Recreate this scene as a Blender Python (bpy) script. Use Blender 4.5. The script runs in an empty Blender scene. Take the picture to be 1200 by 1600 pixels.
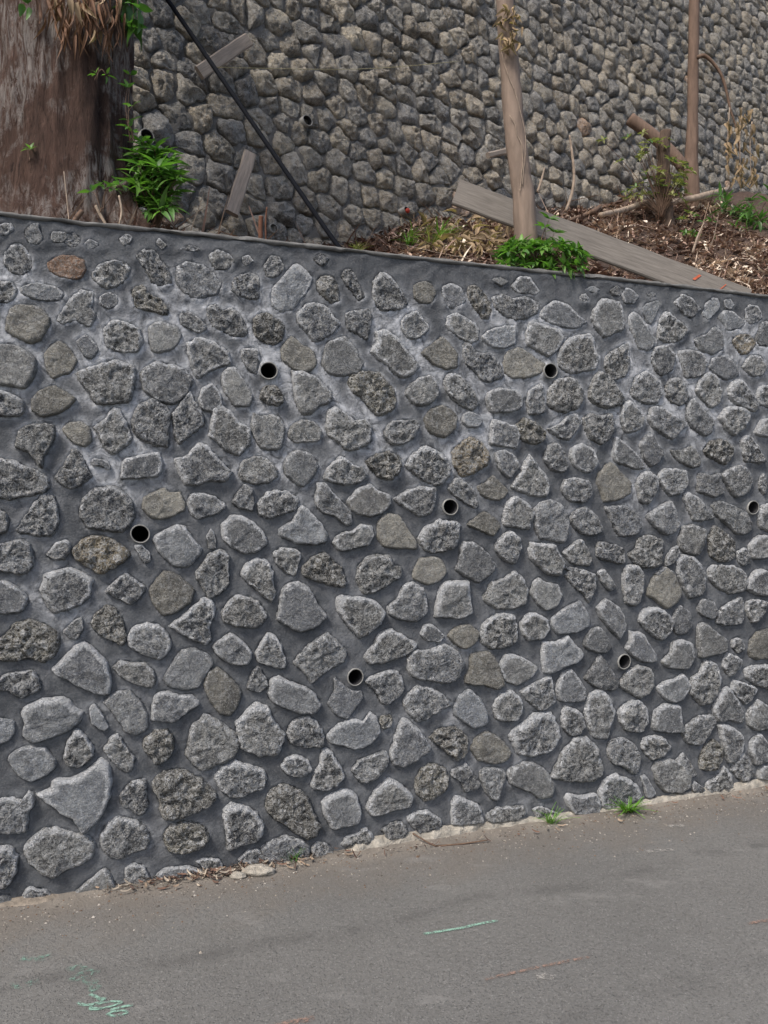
import bpy, math, random
import numpy as np
from mathutils import Vector, Matrix, Quaternion, noise

random.seed(7)
rng = np.random.default_rng(7)
scene = bpy.context.scene
COL = scene.collection

# ---------------------------------------------------------------- camera
F = 1209.0                       # focal length in pixels of the 1200x1600 picture
CAMZ = 1.60
PITCH = math.atan(26.0 / F)      # looking very slightly down
cam_data = bpy.data.cameras.new("camera")
cam = bpy.data.objects.new("camera", cam_data)
COL.objects.link(cam)
cam_data.sensor_fit = 'VERTICAL'
cam_data.sensor_height = 32.0
cam_data.sensor_width = 24.0
cam_data.lens = 32.0 * F / 1600.0
cam_data.clip_start = 0.05
cam_data.clip_end = 400.0
cam.location = (0, 0, CAMZ)
cam.rotation_euler = (math.pi / 2 - PITCH, 0, 0)
scene.camera = cam
scene.render.resolution_x = 768
scene.render.resolution_y = 1024

# ---------------------------------------------------------------- sky, sun, exposure
SUN_EL, SUN_AZ = 52.0, -146.0     # azimuth measured from +Y towards +X: behind the camera, to the left
world = bpy.data.worlds.new("World")
scene.world = world
world.use_nodes = True
nt = world.node_tree
bg = nt.nodes["Background"]
sky = nt.nodes.new("ShaderNodeTexSky")
sky.sky_type = 'NISHITA'
sky.sun_disc = False
sky.sun_elevation = math.radians(SUN_EL)
sky.sun_rotation = math.radians(SUN_AZ)
sky.air_density = 1.0
sky.dust_density = 3.5
sky.ozone_density = 1.0
bg.inputs["Strength"].default_value = 0.11
nt.links.new(sky.outputs[0], bg.inputs["Color"])

sun_data = bpy.data.lights.new("sun", 'SUN')
sun_data.energy = 1.7
sun_data.angle = math.radians(10)
sun_data.color = (1.0, 0.955, 0.89)
sun = bpy.data.objects.new("sun", sun_data)
COL.objects.link(sun)
_el, _az = math.radians(SUN_EL), math.radians(SUN_AZ)
SUN_DIR = Vector((math.sin(_az) * math.cos(_el), math.cos(_az) * math.cos(_el), math.sin(_el)))
sun.rotation_euler = (-SUN_DIR).to_track_quat('-Z', 'Y').to_euler()

scene.view_settings.view_transform = 'Standard'
scene.view_settings.look = 'None'
scene.view_settings.exposure = 0.85
scene.view_settings.gamma = 1.0
scene.view_settings.use_curve_mapping = False

# outlines of the wall stones, traced on the wall face (tile origin; values in tenths of a tripled pixel).
# flags: o rusty, y ochre, t tan smooth, b brown pitted, p pale smooth, k dark, n niche
STONES = {
(0,320): """0 9 5 9 6 12 2 14 0 15
12 12 15 9 18 9 20 16 18 19 14 18 12 15
2 23 5 19 9 18 12 21 15 26 15 30 10 33 5 31 2 28
o 23 27 28 24 34 24 39 26 40 30 38 34 33 35 26 33 23 30
43 33 47 28 53 26 58 27 61 30 60 34 55 38 50 39 45 36
p 10 39 14 37 20 37 27 39 30 42 28 45 20 45 13 43 10 41
27 54 30 48 35 42 39 40 44 42 43 48 45 52 42 57 35 54 30 56
t 3 55 5 49 10 47 18 48 23 53 23 57 19 63 15 65 8 62 3 59
p 39 19 42 16 46 18 45 20 42 21
56 16 59 14 62 15 61 18 58 19
k 64 25 68 21 73 22 75 26 79 30 80 36 76 38 71 36 68 30
k 83 29 88 27 94 28 100 32 104 37 101 42 92 44 86 41 83 36
98 24 102 21 107 23 110 26 107 30 101 30
k 109 36 112 33 117 32 121 34 121 44 112 43 109 40
b 62 40 67 38 70 42 75 44 79 49 78 52 72 50 64 48
47 43 51 41 55 43 55 47 51 49 47 46
84 52 88 50 93 53 97 57 94 60 88 58 85 56
k 97 49 101 47 105 50 108 48 113 52 116 60 111 62 104 59 100 57
49 58 53 54 59 55 65 58 67 63 64 69 56 69 50 66
70 57 75 55 82 57 85 61 82 67 76 69 71 68 70 63
36 64 40 61 44 64 46 68 43 72 40 71 38 68
t 21 70 24 66 27 64 32 67 36 73 33 78 25 81 22 77
0 66 6 66 13 69 17 73 16 80 12 86 6 85 0 82
88 65 94 62 101 65 107 69 108 74 100 77 93 81 90 76
36 79 44 76 54 73 63 77 62 88 60 92 53 93 45 93 42 88
66 79 72 74 80 75 86 77 90 82 88 88 82 93 74 92 68 87
104 82 105 78 110 76 114 82 118 89 117 94 110 94 107 90 105 87
93 91 95 86 99 84 103 88 104 94 100 97 95 96
113 68 117 67 121 68 122 74 120 79 117 78 114 73
0 36 5 36 8 40 6 45 0 46
84 21 89 19 94 21 90 22
73 18 75 16 78 19 76 21""",
(400,320): """4 28 7 24 11 25 13 29 11 33 6 34 4 31
p 7 44 8 39 13 33 18 28 21 29 26 34 25 39 21 44 17 49 12 50 8 48
b 28 37 31 33 36 34 38 38 39 45 35 46 30 42
40 33 43 30 46 32 48 37 51 43 48 45 45 41 42 38
k 55 36 58 32 62 33 66 38 70 44 71 47 66 49 60 50 56 47 55 41
t 74 38 78 36 82 37 84 42 82 46 77 46 74 43
87 39 91 37 96 39 98 45 94 48 90 48 88 44
b 99 40 102 38 107 42 110 48 109 53 106 53 102 48 100 45
b -1 54 2 51 6 51 10 54 13 57 12 63 8 66 3 64 -1 60
k 19 52 23 47 28 46 33 48 37 53 39 56 36 60 31 63 27 64 24 60 20 56
k 42 51 45 50 53 49 54 54 52 63 48 61 43 58
68 55 71 51 75 50 79 54 81 58 77 62 73 63 69 60
89 53 94 51 100 54 104 58 104 63 101 65 95 62 90 58
p 106 62 109 59 115 57 121 57 121 65 117 67 112 67 108 65
t 12 68 14 64 17 62 22 66 27 69 28 75 24 78 18 77 13 73
31 73 33 66 37 63 42 62 46 67 50 75 47 79 38 80 33 78
54 69 57 64 56 60 61 59 66 62 70 68 76 75 74 79 69 81 65 79 60 74
t 78 69 82 66 87 62 91 66 94 70 94 76 89 77 84 75 80 72
k 97 66 100 65 103 69 110 70 114 75 116 80 110 83 106 82 103 78 99 75
110 35 114 34 118 36 115 38
27 25 30 23 34 25 33 28 29 28""",
(800,320): """-9 44 -5 42 0 44 6 43 12 46 12 50 7 53 1 54 -5 51 -8 48
0 38 3 34 8 34 11 38 13 41 9 42 2 41
13 52 15 48 20 45 26 47 31 52 35 55 29 58 23 57 17 55
37 53 40 46 43 44 50 46 52 52 52 58 48 60 43 62 39 58
p 34 40 38 38 41 40 38 41
46 40 49 38 52 40 50 43 47 42
51 42 53 39 56 40 59 43 57 46 53 46
63 42 65 41 67 42 65 44
p 61 48 64 46 68 45 69 47 67 52 65 56 63 55 61 51
54 53 57 50 60 53 63 58 67 64 64 68 59 67 57 62 55 58
68 62 69 54 72 50 76 53 80 56 82 59 79 63 73 65
k 76 46 80 42 84 44 88 49 84 53 80 51
p 90 47 93 44 96 44 97 48 93 53 91 54 89 51
p 99 45 102 44 104 47 102 49 100 48
p 97 53 99 50 103 50 109 55 106 58 101 59
k 109 49 112 47 115 48 117 53 112 56 110 54
y 103 64 106 61 111 61 114 65 111 69 107 70
115 60 117 55 120 55 120 66 116 66 114 63
85 63 90 61 95 57 98 60 99 67 94 70 88 68
n 22 68 26 63 32 61 37 61 40 72 39 77 33 78 27 79 22 75
6 60 9 55 14 56 20 58 24 62 21 68 17 71 11 68 7 65
t -4 74 -2 69 3 67 7 69 11 72 15 75 13 79 6 81 0 81 -3 78
44 71 48 68 54 65 55 75 53 80 47 82 44 77
k 65 72 67 67 72 66 76 70 75 77 70 80 67 77
78 69 83 68 88 69 91 74 89 80 82 81 80 76
92 76 94 72 100 71 105 75 106 80 100 82 95 79
108 76 111 71 116 71 119 76 117 80 112 80
n 17 91 18 85 21 82 27 81 31 84 33 90 31 95 26 97 20 96 17 93
7 93 8 87 14 84 15 91 15 97 8 98
36 88 38 82 41 78 45 80 49 86 52 91 50 94 43 95 37 92
56 87 58 81 63 78 68 82 70 88 68 93 62 93 57 90
72 86 74 82 78 81 81 85 83 91 79 94 74 92
86 87 88 82 92 79 96 81 98 88 97 93 93 95 89 91
101 87 103 83 107 82 111 87 115 93 114 97 108 95 103 92
115 88 117 85 120 85 120 96 117 94 115 91""",
(0,600): """0 2 4 4 8 6 11 9 11 13 6 15 0 14
t 15 7 19 3 25 1 31 4 35 7 32 11 27 14 20 15 15 12
7 29 9 22 14 19 24 19 26 22 25 27 21 33 20 39 17 37 14 32 9 30
t 29 21 33 18 38 18 42 21 43 26 40 29 35 28 32 25
44 20 49 17 53 11 56 12 59 18 62 26 57 30 53 33 48 29 47 25
62 17 65 10 71 7 77 10 80 14 79 22 79 29 75 29 67 26 63 22
81 14 84 10 89 4 92 9 95 14 95 19 89 24 84 28 82 24
99 18 100 12 104 10 108 13 112 18 117 21 117 28 112 33 106 31 102 27 98 24
26 43 30 38 34 31 38 33 41 39 43 43 40 46 33 49 28 46
43 36 45 35 50 36 52 39 51 40 46 38 43 38
k 57 42 58 36 62 34 69 33 74 32 76 37 74 43 66 44 57 44
82 35 87 34 93 28 97 29 102 35 108 41 105 46 99 45 92 47 87 47 84 41
0 34 6 36 12 39 18 41 22 44 23 48 20 51 10 53 4 54 0 50
8 68 12 62 16 56 20 52 25 53 27 59 27 66 24 71 17 71 11 70
0 58 2 60 4 65 3 69 0 72
k 38 58 40 53 45 49 53 48 58 51 62 56 63 61 61 66 57 69 52 69 47 68 41 67 38 62
t 67 58 68 53 72 51 77 49 79 51 84 51 87 56 86 59 80 62 75 63 70 62
88 56 89 52 95 51 101 53 106 57 103 60 97 62 92 63 89 60
109 55 112 50 115 47 118 49 119 55 118 59 112 58
0 77 5 74 10 73 14 76 16 81 15 86 10 89 5 88 0 86
22 80 26 75 31 73 33 76 31 82 25 82
y 34 78 38 74 43 71 51 72 57 76 61 80 58 83 53 86 47 89 42 86 37 83
p 72 73 77 69 83 66 87 67 90 72 94 77 92 82 86 86 80 84 75 79
63 76 66 75 70 79 70 83 68 84 65 80
97 71 99 68 101 72 101 77 98 77
104 66 108 62 113 62 119 65 124 70 125 75 121 78 115 79 110 77 105 73""",
(400,600): """b 2 4 5 1 9 1 12 4 13 8 10 10 5 9 2 7
17 -6 24 -5 29 -3 32 1 36 5 34 9 30 10 26 14 22 14 19 9 18 3
b 44 0 45 -4 51 -6 57 -5 62 0 65 4 65 11 60 14 56 14 52 10 49 6 46 4
70 4 73 0 77 -3 82 -4 85 0 85 5 82 9 77 10 74 9
88 -2 91 -5 95 -4 98 -1 102 4 104 9 101 12 96 10 90 4
108 7 109 4 114 2 121 3 124 6 124 11 119 13 110 13
-2 22 -1 14 2 15 6 15 10 15 13 19 13 25 11 30 6 31 2 29
15 24 17 19 22 17 27 18 30 21 30 26 25 27 18 27
33 21 34 13 38 11 42 14 46 17 51 17 54 20 53 27 48 30 43 31 38 27 34 24
60 22 64 18 70 17 74 17 76 20 74 25 68 28 63 28 61 25
t 79 16 82 12 87 10 91 12 94 16 93 21 88 25 82 23 80 20
p 97 15 99 13 103 14 106 17 104 20 99 20 97 18
110 24 111 17 116 18 122 20 123 24 122 30 115 29 110 28
-8 42 -6 36 0 34 5 35 9 39 10 43 6 46 0 47 -7 45
13 38 15 34 20 31 25 33 29 38 27 43 22 48 18 46 14 42
32 44 35 38 40 34 44 37 49 39 52 42 48 46 42 47 37 46
b 52 36 57 33 62 32 67 34 68 38 66 43 62 45 57 43 54 40
k 70 38 75 32 80 29 85 32 90 36 91 41 88 46 83 47 77 44 73 41
y 92 32 96 28 101 25 106 28 109 34 108 38 102 42 97 43 93 38
112 32 117 31 121 34 123 39 119 44 115 41 113 37
1 56 5 51 10 50 16 51 20 55 18 59 12 61 6 63 2 61
28 56 29 47 33 47 37 52 41 56 44 60 45 65 42 66 37 62 31 60
n 43 55 48 49 53 47 57 50 62 52 63 56 59 60 54 62 49 61 45 59
65 54 71 50 78 48 84 49 84 54 82 60 77 62 72 59
90 49 94 44 98 46 102 50 104 58 100 57 94 53
t 104 48 108 46 111 43 114 46 118 50 115 54 110 54 106 52
p 11 68 17 64 21 57 25 60 30 65 33 70 32 74 26 75 18 74 12 71
36 74 40 70 45 69 49 66 54 67 55 71 53 75 46 77 40 78 37 76
t 57 71 58 64 62 61 67 62 71 68 75 74 75 77 68 77 60 76
76 72 80 67 86 64 92 64 95 66 95 73 92 77 85 79 80 78 77 75
t 99 66 104 62 107 60 112 63 114 67 111 71 106 69
116 61 118 55 122 53 127 56 130 61 127 68 121 67 116 66
112 76 115 71 119 69 123 72 124 77 121 84 117 83 113 79
8 79 12 77 17 77 21 79 20 84 18 90 14 88 10 84
b 22 86 27 81 32 79 36 83 40 86 42 92 41 95 35 94 28 92 23 90
48 86 53 81 58 80 63 81 64 85 68 86 67 90 62 94 56 97 51 98 48 93
t 74 87 77 82 83 81 87 83 89 88 86 92 80 94 74 91
95 84 97 74 103 75 108 79 112 85 110 89 107 91 104 93 98 90 94 87
-7 89 -4 84 1 82 5 83 8 88 8 93 9 98 7 102 3 99 -1 95 -5 92""",
(800,600): """b 2 19 6 16 10 18 15 22 15 26 11 28 6 27 3 24
17 21 22 19 26 15 30 14 32 18 30 22 27 26 22 25
33 16 37 14 41 15 46 14 47 19 46 25 41 28 36 25 34 20
51 15 52 10 55 8 59 12 62 17 60 21 54 23 52 20
64 16 65 11 70 11 74 14 79 17 82 19 79 22 75 26 70 23 66 20
82 10 85 7 88 11 94 17 93 23 90 24 85 21 82 16
97 15 101 11 107 11 111 14 109 20 104 24 100 21
114 22 117 17 120 15 120 25 115 24
15 35 17 29 21 28 24 32 26 38 24 41 20 41 17 38
27 34 28 30 33 28 38 31 40 37 37 41 33 41 29 38
47 33 48 26 49 25 54 29 59 34 62 39 58 40 53 38 48 36
60 29 62 25 65 23 68 28 71 33 68 37 65 39 62 35
74 31 80 31 84 29 87 33 88 38 84 39 78 36
b 90 31 93 27 98 26 103 29 103 33 100 38 96 36 92 34
107 26 111 24 114 28 116 32 118 36 115 37 109 36 108 31
0 48 3 43 6 37 8 33 11 37 15 42 17 47 16 52 9 52 3 50
23 49 25 45 31 44 36 46 37 52 34 55 28 55 25 53
t 40 47 41 42 46 37 50 41 55 46 55 51 50 54 43 55 42 51
58 47 60 43 64 41 68 45 67 51 64 56 60 55 59 51
68 44 71 40 76 40 81 41 82 47 79 51 74 52 71 49
87 47 88 42 93 43 97 42 98 48 99 51 95 53 87 50
98 43 102 40 106 38 110 40 112 45 110 51 105 53 102 50
116 44 118 42 119 48 118 52 116 49
10 61 12 57 17 54 23 57 26 63 26 70 24 74 18 73 13 72 11 67
27 63 30 59 35 58 39 62 42 68 38 71 33 70 29 67
k 44 58 50 57 55 58 60 64 60 69 55 71 50 71 47 65
63 62 68 58 74 55 76 59 78 66 75 70 71 70 66 66
80 53 83 51 88 54 92 60 94 63 89 64 85 64 82 58
94 57 97 55 103 57 109 60 112 66 110 70 105 70 101 66 96 62
115 61 117 57 120 56 120 71 116 67
78 72 80 67 84 66 90 68 90 73 87 80 81 79 78 76
b 92 72 95 67 99 69 104 74 103 82 97 83 93 80
111 76 114 72 118 71 120 74 119 81 113 82
105 79 109 77 111 80 111 84 108 85 106 83
55 80 58 77 59 73 64 71 70 73 70 79 69 85 63 86 58 84
k 39 79 41 74 46 75 52 77 52 84 46 83 41 82
24 79 27 76 32 73 35 77 37 83 35 85 28 84
8 78 9 74 13 75 19 75 21 79 24 84 22 89 17 89 12 85 9 82
72 82 74 78 77 76 78 79 75 84 72 85
k 77 83 80 80 86 82 90 88 90 96 88 99 83 100 80 95 78 90
92 88 94 85 102 85 107 87 110 92 108 97 102 98 97 96 93 92
67 89 71 86 75 88 76 91 69 90
24 86 29 86 36 88 37 90 30 89""",
(0,880): """0 8 4 9 9 12 13 16 12 20 8 23 0 23
19 12 21 6 26 4 32 2 38 4 43 8 42 15 38 19 31 22 25 23 21 18
50 13 54 8 59 5 64 8 68 11 66 16 61 19 56 17
t 70 13 73 8 77 4 82 5 87 9 91 13 89 18 84 22 77 24 73 20
92 5 95 0 98 -4 104 -6 107 -3 107 3 107 10 103 14 98 16 95 11
b 0 39 3 34 6 29 14 27 21 29 26 33 28 37 25 43 20 46 13 44 5 46 0 42
30 32 33 28 38 25 39 30 37 35 33 35
b 43 28 46 23 50 20 54 21 57 26 59 33 58 38 52 36 46 33
60 34 63 30 69 28 74 29 79 34 80 39 77 44 73 45 66 42 61 39
80 29 85 25 91 20 96 16 100 19 101 24 98 29 99 36 96 38 89 35 84 32
104 23 107 18 111 15 116 16 121 18 125 24 123 28 118 30 110 29 105 27
100 39 104 35 108 33 113 36 118 42 116 47 108 47 102 43
25 49 30 45 35 39 39 37 45 41 50 47 52 55 51 61 46 61 38 58 31 54 26 52
53 49 57 46 63 47 68 47 72 51 73 55 71 58 65 57 60 55 57 53
77 54 81 47 85 41 91 40 97 43 100 47 97 51 93 58 87 59 80 58
k 0 57 4 52 10 51 15 50 18 54 19 58 15 61 10 63 5 60
t 96 57 98 51 102 49 108 54 113 60 112 65 108 71 103 70 99 65
116 59 118 52 121 48 124 53 126 57 122 60
p 10 70 14 66 20 64 28 63 32 64 35 68 39 70 36 75 31 79 22 82 15 84 11 81 12 75
p 42 68 44 66 47 69 50 74 51 77 48 78 43 75
49 65 54 61 60 60 65 64 69 71 69 77 63 80 58 78 54 71
71 73 73 62 78 60 84 62 90 62 93 66 88 69 82 74
p 0 73 6 74 7 78 4 83 0 87
30 90 32 83 36 78 40 81 44 87 43 91 38 95 33 95 30 92
49 87 52 82 55 80 59 86 63 91 62 96 60 98 55 95 51 91
b 67 84 72 79 78 78 81 82 81 88 78 92 74 94 70 90 68 88
88 85 90 77 96 71 103 75 110 80 112 86 108 92 100 95 95 97 90 93 87 89
112 82 111 75 115 70 120 66 126 68 128 74 133 80 132 86 130 89 122 90 117 88 113 86""",
(400,880): """11 21 12 13 15 10 20 9 25 12 28 18 33 25 29 29 21 32 15 29 10 26
38 17 40 15 45 16 50 16 56 18 60 23 58 28 52 33 48 34 43 29 39 23
62 20 67 16 69 11 73 9 78 12 80 19 80 23 75 27 67 26 63 24
84 25 85 16 88 9 99 9 100 16 101 23 96 26 88 25
77 33 79 29 83 29 88 34 86 37 80 36
t 90 34 94 30 100 29 104 32 103 37 98 40 94 38
105 33 108 27 113 24 120 24 122 29 122 36 118 39 110 40 106 37
107 15 111 9 117 7 121 4 125 7 127 13 126 18 121 21 113 21 108 18
0 42 3 36 6 33 10 35 12 40 14 46 13 49 7 48 1 46
18 46 22 41 28 36 33 33 38 37 42 41 41 46 35 49 30 53 26 56 23 51
51 44 55 38 58 33 63 31 69 34 75 38 73 41 67 44 61 46 54 47
71 45 74 41 81 41 88 38 94 41 97 47 95 53 90 56 83 55 76 54 72 51
t 98 55 100 50 101 43 109 42 113 47 116 57 112 59 107 57 101 57
114 49 117 43 121 43 126 45 132 49 128 54 122 57 117 55
6 61 7 55 11 53 17 56 23 58 28 62 30 66 27 70 20 70 12 67 8 65
34 65 37 60 37 54 41 57 45 60 49 60 50 63 47 67 43 73 40 72 36 69
51 55 57 52 64 50 68 53 69 59 66 63 62 66 59 66 56 60
69 66 71 61 76 58 82 59 88 62 91 66 86 69 80 73 75 74 72 70
p 93 68 95 63 100 59 105 64 108 70 108 75 102 77 97 74 93 71
111 67 114 62 119 60 123 62 125 67 123 73 118 74 113 73
15 77 19 73 25 72 29 75 32 81 31 86 23 86 16 84
p 34 80 38 76 45 73 50 74 53 70 56 72 58 79 54 84 47 87 40 85 35 84
b 58 74 59 72 63 71 64 75 62 77 59 77
63 90 65 82 67 76 70 73 76 78 81 85 81 88 75 92 69 95 64 94
b 82 82 86 78 93 77 98 81 99 87 97 91 94 92 90 89 86 86
t 101 87 103 82 108 79 114 82 119 88 117 92 112 94 104 92""",
(800,880): """9 14 10 9 13 7 16 9 21 10 23 15 21 20 16 22 12 19
25 6 28 3 33 3 38 5 39 10 38 15 36 18 33 14 29 11
40 4 43 3 46 7 48 11 46 13 42 9
52 5 54 1 58 1 61 5 61 12 59 18 57 20 53 18 52 12
t 64 12 66 7 72 2 76 6 79 14 76 19 72 21 67 17 64 15
110 9 113 4 117 3 120 7 119 15 113 14 110 12
p 19 26 23 22 29 19 32 18 35 23 36 29 30 32 22 33 19 30
4 28 6 25 9 23 16 26 17 31 14 35 8 36 5 33
40 21 44 17 49 20 52 25 53 30 50 35 46 31 42 26
59 27 61 22 68 21 73 24 75 28 73 33 69 36 65 33 61 29
75 27 77 22 79 20 83 23 84 29 81 33 77 33 75 30
87 21 89 17 94 18 96 23 94 26 90 25 88 24
96 26 98 21 103 18 107 16 108 22 107 28 101 29 96 28
110 18 114 17 119 18 118 23 113 28 110 23
34 36 37 31 41 30 44 34 46 39 43 42 37 41 34 39
53 40 55 36 55 32 61 33 63 37 67 43 67 46 61 46 56 43
p 14 40 15 37 21 37 26 34 29 38 33 42 31 46 25 48 19 51 15 51 14 46
70 46 74 42 75 37 80 36 84 38 85 44 82 49 74 49
87 29 90 28 95 32 100 36 100 41 94 43 88 44 87 37
103 36 107 35 109 40 106 42 103 39
t 111 41 112 36 116 32 120 31 120 43 116 45 112 44
99 46 101 42 107 45 107 49 102 53 99 49
34 54 38 48 41 43 45 48 50 56 48 59 41 59
50 57 54 51 59 48 65 50 66 57 63 61 59 63 54 60
68 58 73 55 76 54 80 52 83 57 80 63 76 65 71 63
83 60 84 54 88 51 90 46 95 47 97 53 97 59 93 65 88 66 85 62
109 50 114 48 120 48 120 61 115 57 110 54
103 59 104 55 109 56 114 59 112 63 109 66 106 63
21 59 23 52 28 50 31 54 34 59 34 64 28 65 22 64
4 60 11 56 18 53 19 59 20 65 14 69 8 65
34 70 36 62 41 59 45 62 48 70 46 76 44 82 38 81 36 76
50 70 53 66 59 64 63 68 63 75 60 79 53 78 51 74
66 76 67 69 72 66 78 67 79 74 80 79 72 79 67 78
94 68 97 61 101 58 105 64 108 71 107 75 101 73 96 74
23 72 25 67 30 69 33 71 34 77 31 80 27 81 24 77
80 80 83 75 87 72 94 71 95 75 92 80 88 85 82 84
110 71 112 68 115 64 118 66 120 71 120 75 115 78 111 76
-1 80 5 75 10 71 17 70 21 75 22 82 18 88 10 90 3 89
19 100 22 92 25 87 30 82 35 82 40 87 42 96 41 100 36 102 28 102
45 90 46 84 51 82 56 84 60 90 59 98 57 99 53 96 48 94
61 86 62 82 66 81 71 82 74 86 71 90 66 92 63 90
97 76 101 76 106 79 108 82 107 88 105 92 101 93 99 87 98 82
b 88 93 90 86 94 83 98 86 98 91 96 96 92 97 88 96
111 88 112 83 116 80 119 84 120 90 118 93 114 94""",
(0,1150): """p 4 11 7 7 14 5 21 6 25 10 26 14 22 18 15 21 10 19 7 16
p 18 27 24 25 25 21 28 20 34 20 39 17 43 14 47 11 51 14 52 21 51 28 48 36 44 41 40 44 38 44 34 38 28 35 23 31
0 31 6 29 11 30 13 26 16 28 16 32 13 36 13 44 9 45 0 45
56 28 59 24 63 21 68 21 69 29 69 34 66 37 61 34 57 32
b 72 22 77 17 84 16 90 18 97 23 101 28 97 33 91 35 85 38 77 38 75 31 73 26
k 101 19 104 15 110 12 117 14 123 16 125 20 123 25 118 26 112 29 107 28 103 24
12 53 15 48 21 44 27 43 34 46 41 47 44 52 42 57 38 60 32 62 26 66 21 65 15 60 13 57
47 48 50 42 55 38 61 39 67 42 70 47 69 52 64 54 56 57 50 55 48 52
b 77 46 80 42 87 40 94 42 98 46 96 51 91 53 85 55 79 53
k 105 35 109 32 115 33 120 36 123 41 123 46 118 50 112 51 107 53 106 46
0 52 5 52 8 56 8 62 4 70 0 71
35 74 40 69 44 66 49 62 52 66 54 71 46 75 40 77
59 68 59 62 63 60 68 62 71 69 65 70
11 74 14 71 21 72 24 75 17 76 12 76
73 66 78 62 87 61 95 63 100 66 90 68 80 69
92 59 97 57 103 58 104 62 98 63
112 58 116 54 121 53 124 58 121 62 115 62
0 74 4 75 6 78 0 78""",
(400,1150): """12 14 14 10 19 9 24 11 26 16 21 19 15 18
26 24 27 19 30 13 31 7 34 6 37 10 40 15 41 19 38 23 32 25
45 16 49 11 55 9 60 7 62 11 60 16 55 20 50 22 47 19
b 75 21 77 16 82 13 88 15 90 19 89 25 85 28 79 30 75 26
92 16 97 14 99 13 102 18 105 23 102 25 98 26 96 21 92 19
105 18 107 15 114 15 117 18 115 23 113 30 110 29 107 25
52 33 55 27 59 22 63 20 68 23 73 28 72 33 66 34 60 36 54 37
b 5 33 6 27 12 23 19 25 24 29 26 35 30 42 28 46 24 48 18 45 12 40 8 38
31 31 36 27 42 25 47 28 49 35 48 40 42 42 36 43 32 37
71 38 74 36 80 35 86 39 87 42 82 45 76 45 73 42
92 31 94 28 99 30 105 33 106 40 99 41 92 41
108 37 112 34 119 33 125 33 126 36 122 39 110 40
k 3 52 8 49 14 47 22 49 25 54 22 60 14 61 7 60 4 57
k 26 53 29 50 34 51 36 56 31 59 27 58
40 51 43 47 47 46 51 43 55 47 53 50 45 51
59 44 63 41 68 40 71 44 68 48 62 48""",
(800,1150): """-2 17 2 14 8 12 13 14 17 18 19 23 18 28 13 29 8 26 3 24 -1 22
66 15 68 12 74 11 79 13 83 18 83 23 79 26 72 26 68 22
25 30 26 27 32 28 39 27 41 32 40 36 29 36
41 26 43 21 48 18 54 20 59 24 60 29 55 31 46 34 41 32
60 19 62 18 65 23 67 27 63 29 62 24
10 34 14 33 19 35 23 37 12 38
104 12 108 8 111 12 113 18 110 21 106 20 103 16
91 22 96 19 99 14 102 18 103 23 98 26 92 26
115 17 117 14 120 13 120 20 116 20
77 12 80 8 83 12 86 18 84 19 80 15
84 24 86 21 90 25 88 27 85 27""",
}

# ---------------------------------------------------------------- helpers
def tag(o, label=None, cat=None, group=None, kind=None):
    if label: o["label"] = label
    if cat: o["category"] = cat
    if group: o["group"] = group
    if kind: o["kind"] = kind
    return o

def empty(name, loc, label, cat, group=None, kind=None):
    o = bpy.data.objects.new(name, None)
    COL.objects.link(o)
    o.location = loc
    o.empty_display_size = 0.1
    return tag(o, label, cat, group, kind)

def mesh_from(name, verts, faces, mat, smooth=True, cols=None, extra=None):
    me = bpy.data.meshes.new(name)
    me.from_pydata([tuple(map(float, v)) for v in verts], [], faces)
    if smooth:
        me.polygons.foreach_set("use_smooth", [True] * len(me.polygons))
    if cols is not None:
        a = me.color_attributes.new("tint", 'FLOAT_COLOR', 'POINT')
        a.data.foreach_set("color", np.asarray(cols, dtype=np.float32).ravel())
    for k, v in (extra or {}).items():
        a = me.attributes.new(k, 'FLOAT', 'POINT')
        a.data.foreach_set("value", np.asarray(v, dtype=np.float32))
    me.materials.append(mat)
    me.update()
    return me

def obj(name, me, parent=None, loc=None, kind=None):
    o = bpy.data.objects.new(name, me)
    COL.objects.link(o)
    if parent is not None: o.parent = parent
    if loc is not None: o.location = loc
    if kind: o["kind"] = kind
    return o

def ray(px, py):
    """direction through a pixel of the 1200x1600 picture, scaled to unit depth along the lens axis"""
    a, b = (px - 600) / F, (800 - py) / F
    c, s = math.cos(PITCH), math.sin(PITCH)
    return Vector((a, c + b * s, -s + b * c))

CAM = Vector((0, 0, CAMZ))
def at_y(px, py, Y):
    r = ray(px, py)
    return CAM + r * (Y / r.y)

def project(p):
    q = Vector(p) - CAM
    c, s = math.cos(PITCH), math.sin(PITCH)
    dep = q.y * c - q.z * s
    up = q.y * s + q.z * c
    return (600 + F * q.x / dep, 800 - F * up / dep, dep)

# ---------------------------------------------------------------- where the big things stand
ZV = Vector((0, 0, 1))
P0 = Vector((0, 3.60, 0)); D1 = Vector((0.9452, 0.3264, 0)).normalized(); N1 = Vector((D1.y, -D1.x, 0))
Q0 = Vector((-1.24, 5.0, 0)); D2 = Vector((0.778, 0.628, 0)).normalized(); N2 = Vector((D2.y, -D2.x, 0))
WALL_TOP = 2.72
BATTER = 0.12

def wall1(s, z, h=0.0):
    return P0 + D1 * s + ZV * z + N1 * h
def wall2(t, z, h=0.0):
    return Q0 + D2 * t + ZV * z + N2 * (h - (z - 3.2) * BATTER)
def pix_wall1(px, py):
    r = ray(px, py)
    k = (P0 - CAM).dot(N1) / r.dot(N1)
    p = CAM + r * k
    return ((p - P0).dot(D1), p.z)
ROAD_Z = -0.036
def pix_ground(px, py, z=0.0):
    z += ROAD_Z
    r = ray(px, py)
    return CAM + r * ((z - CAMZ) / r.z)

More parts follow.
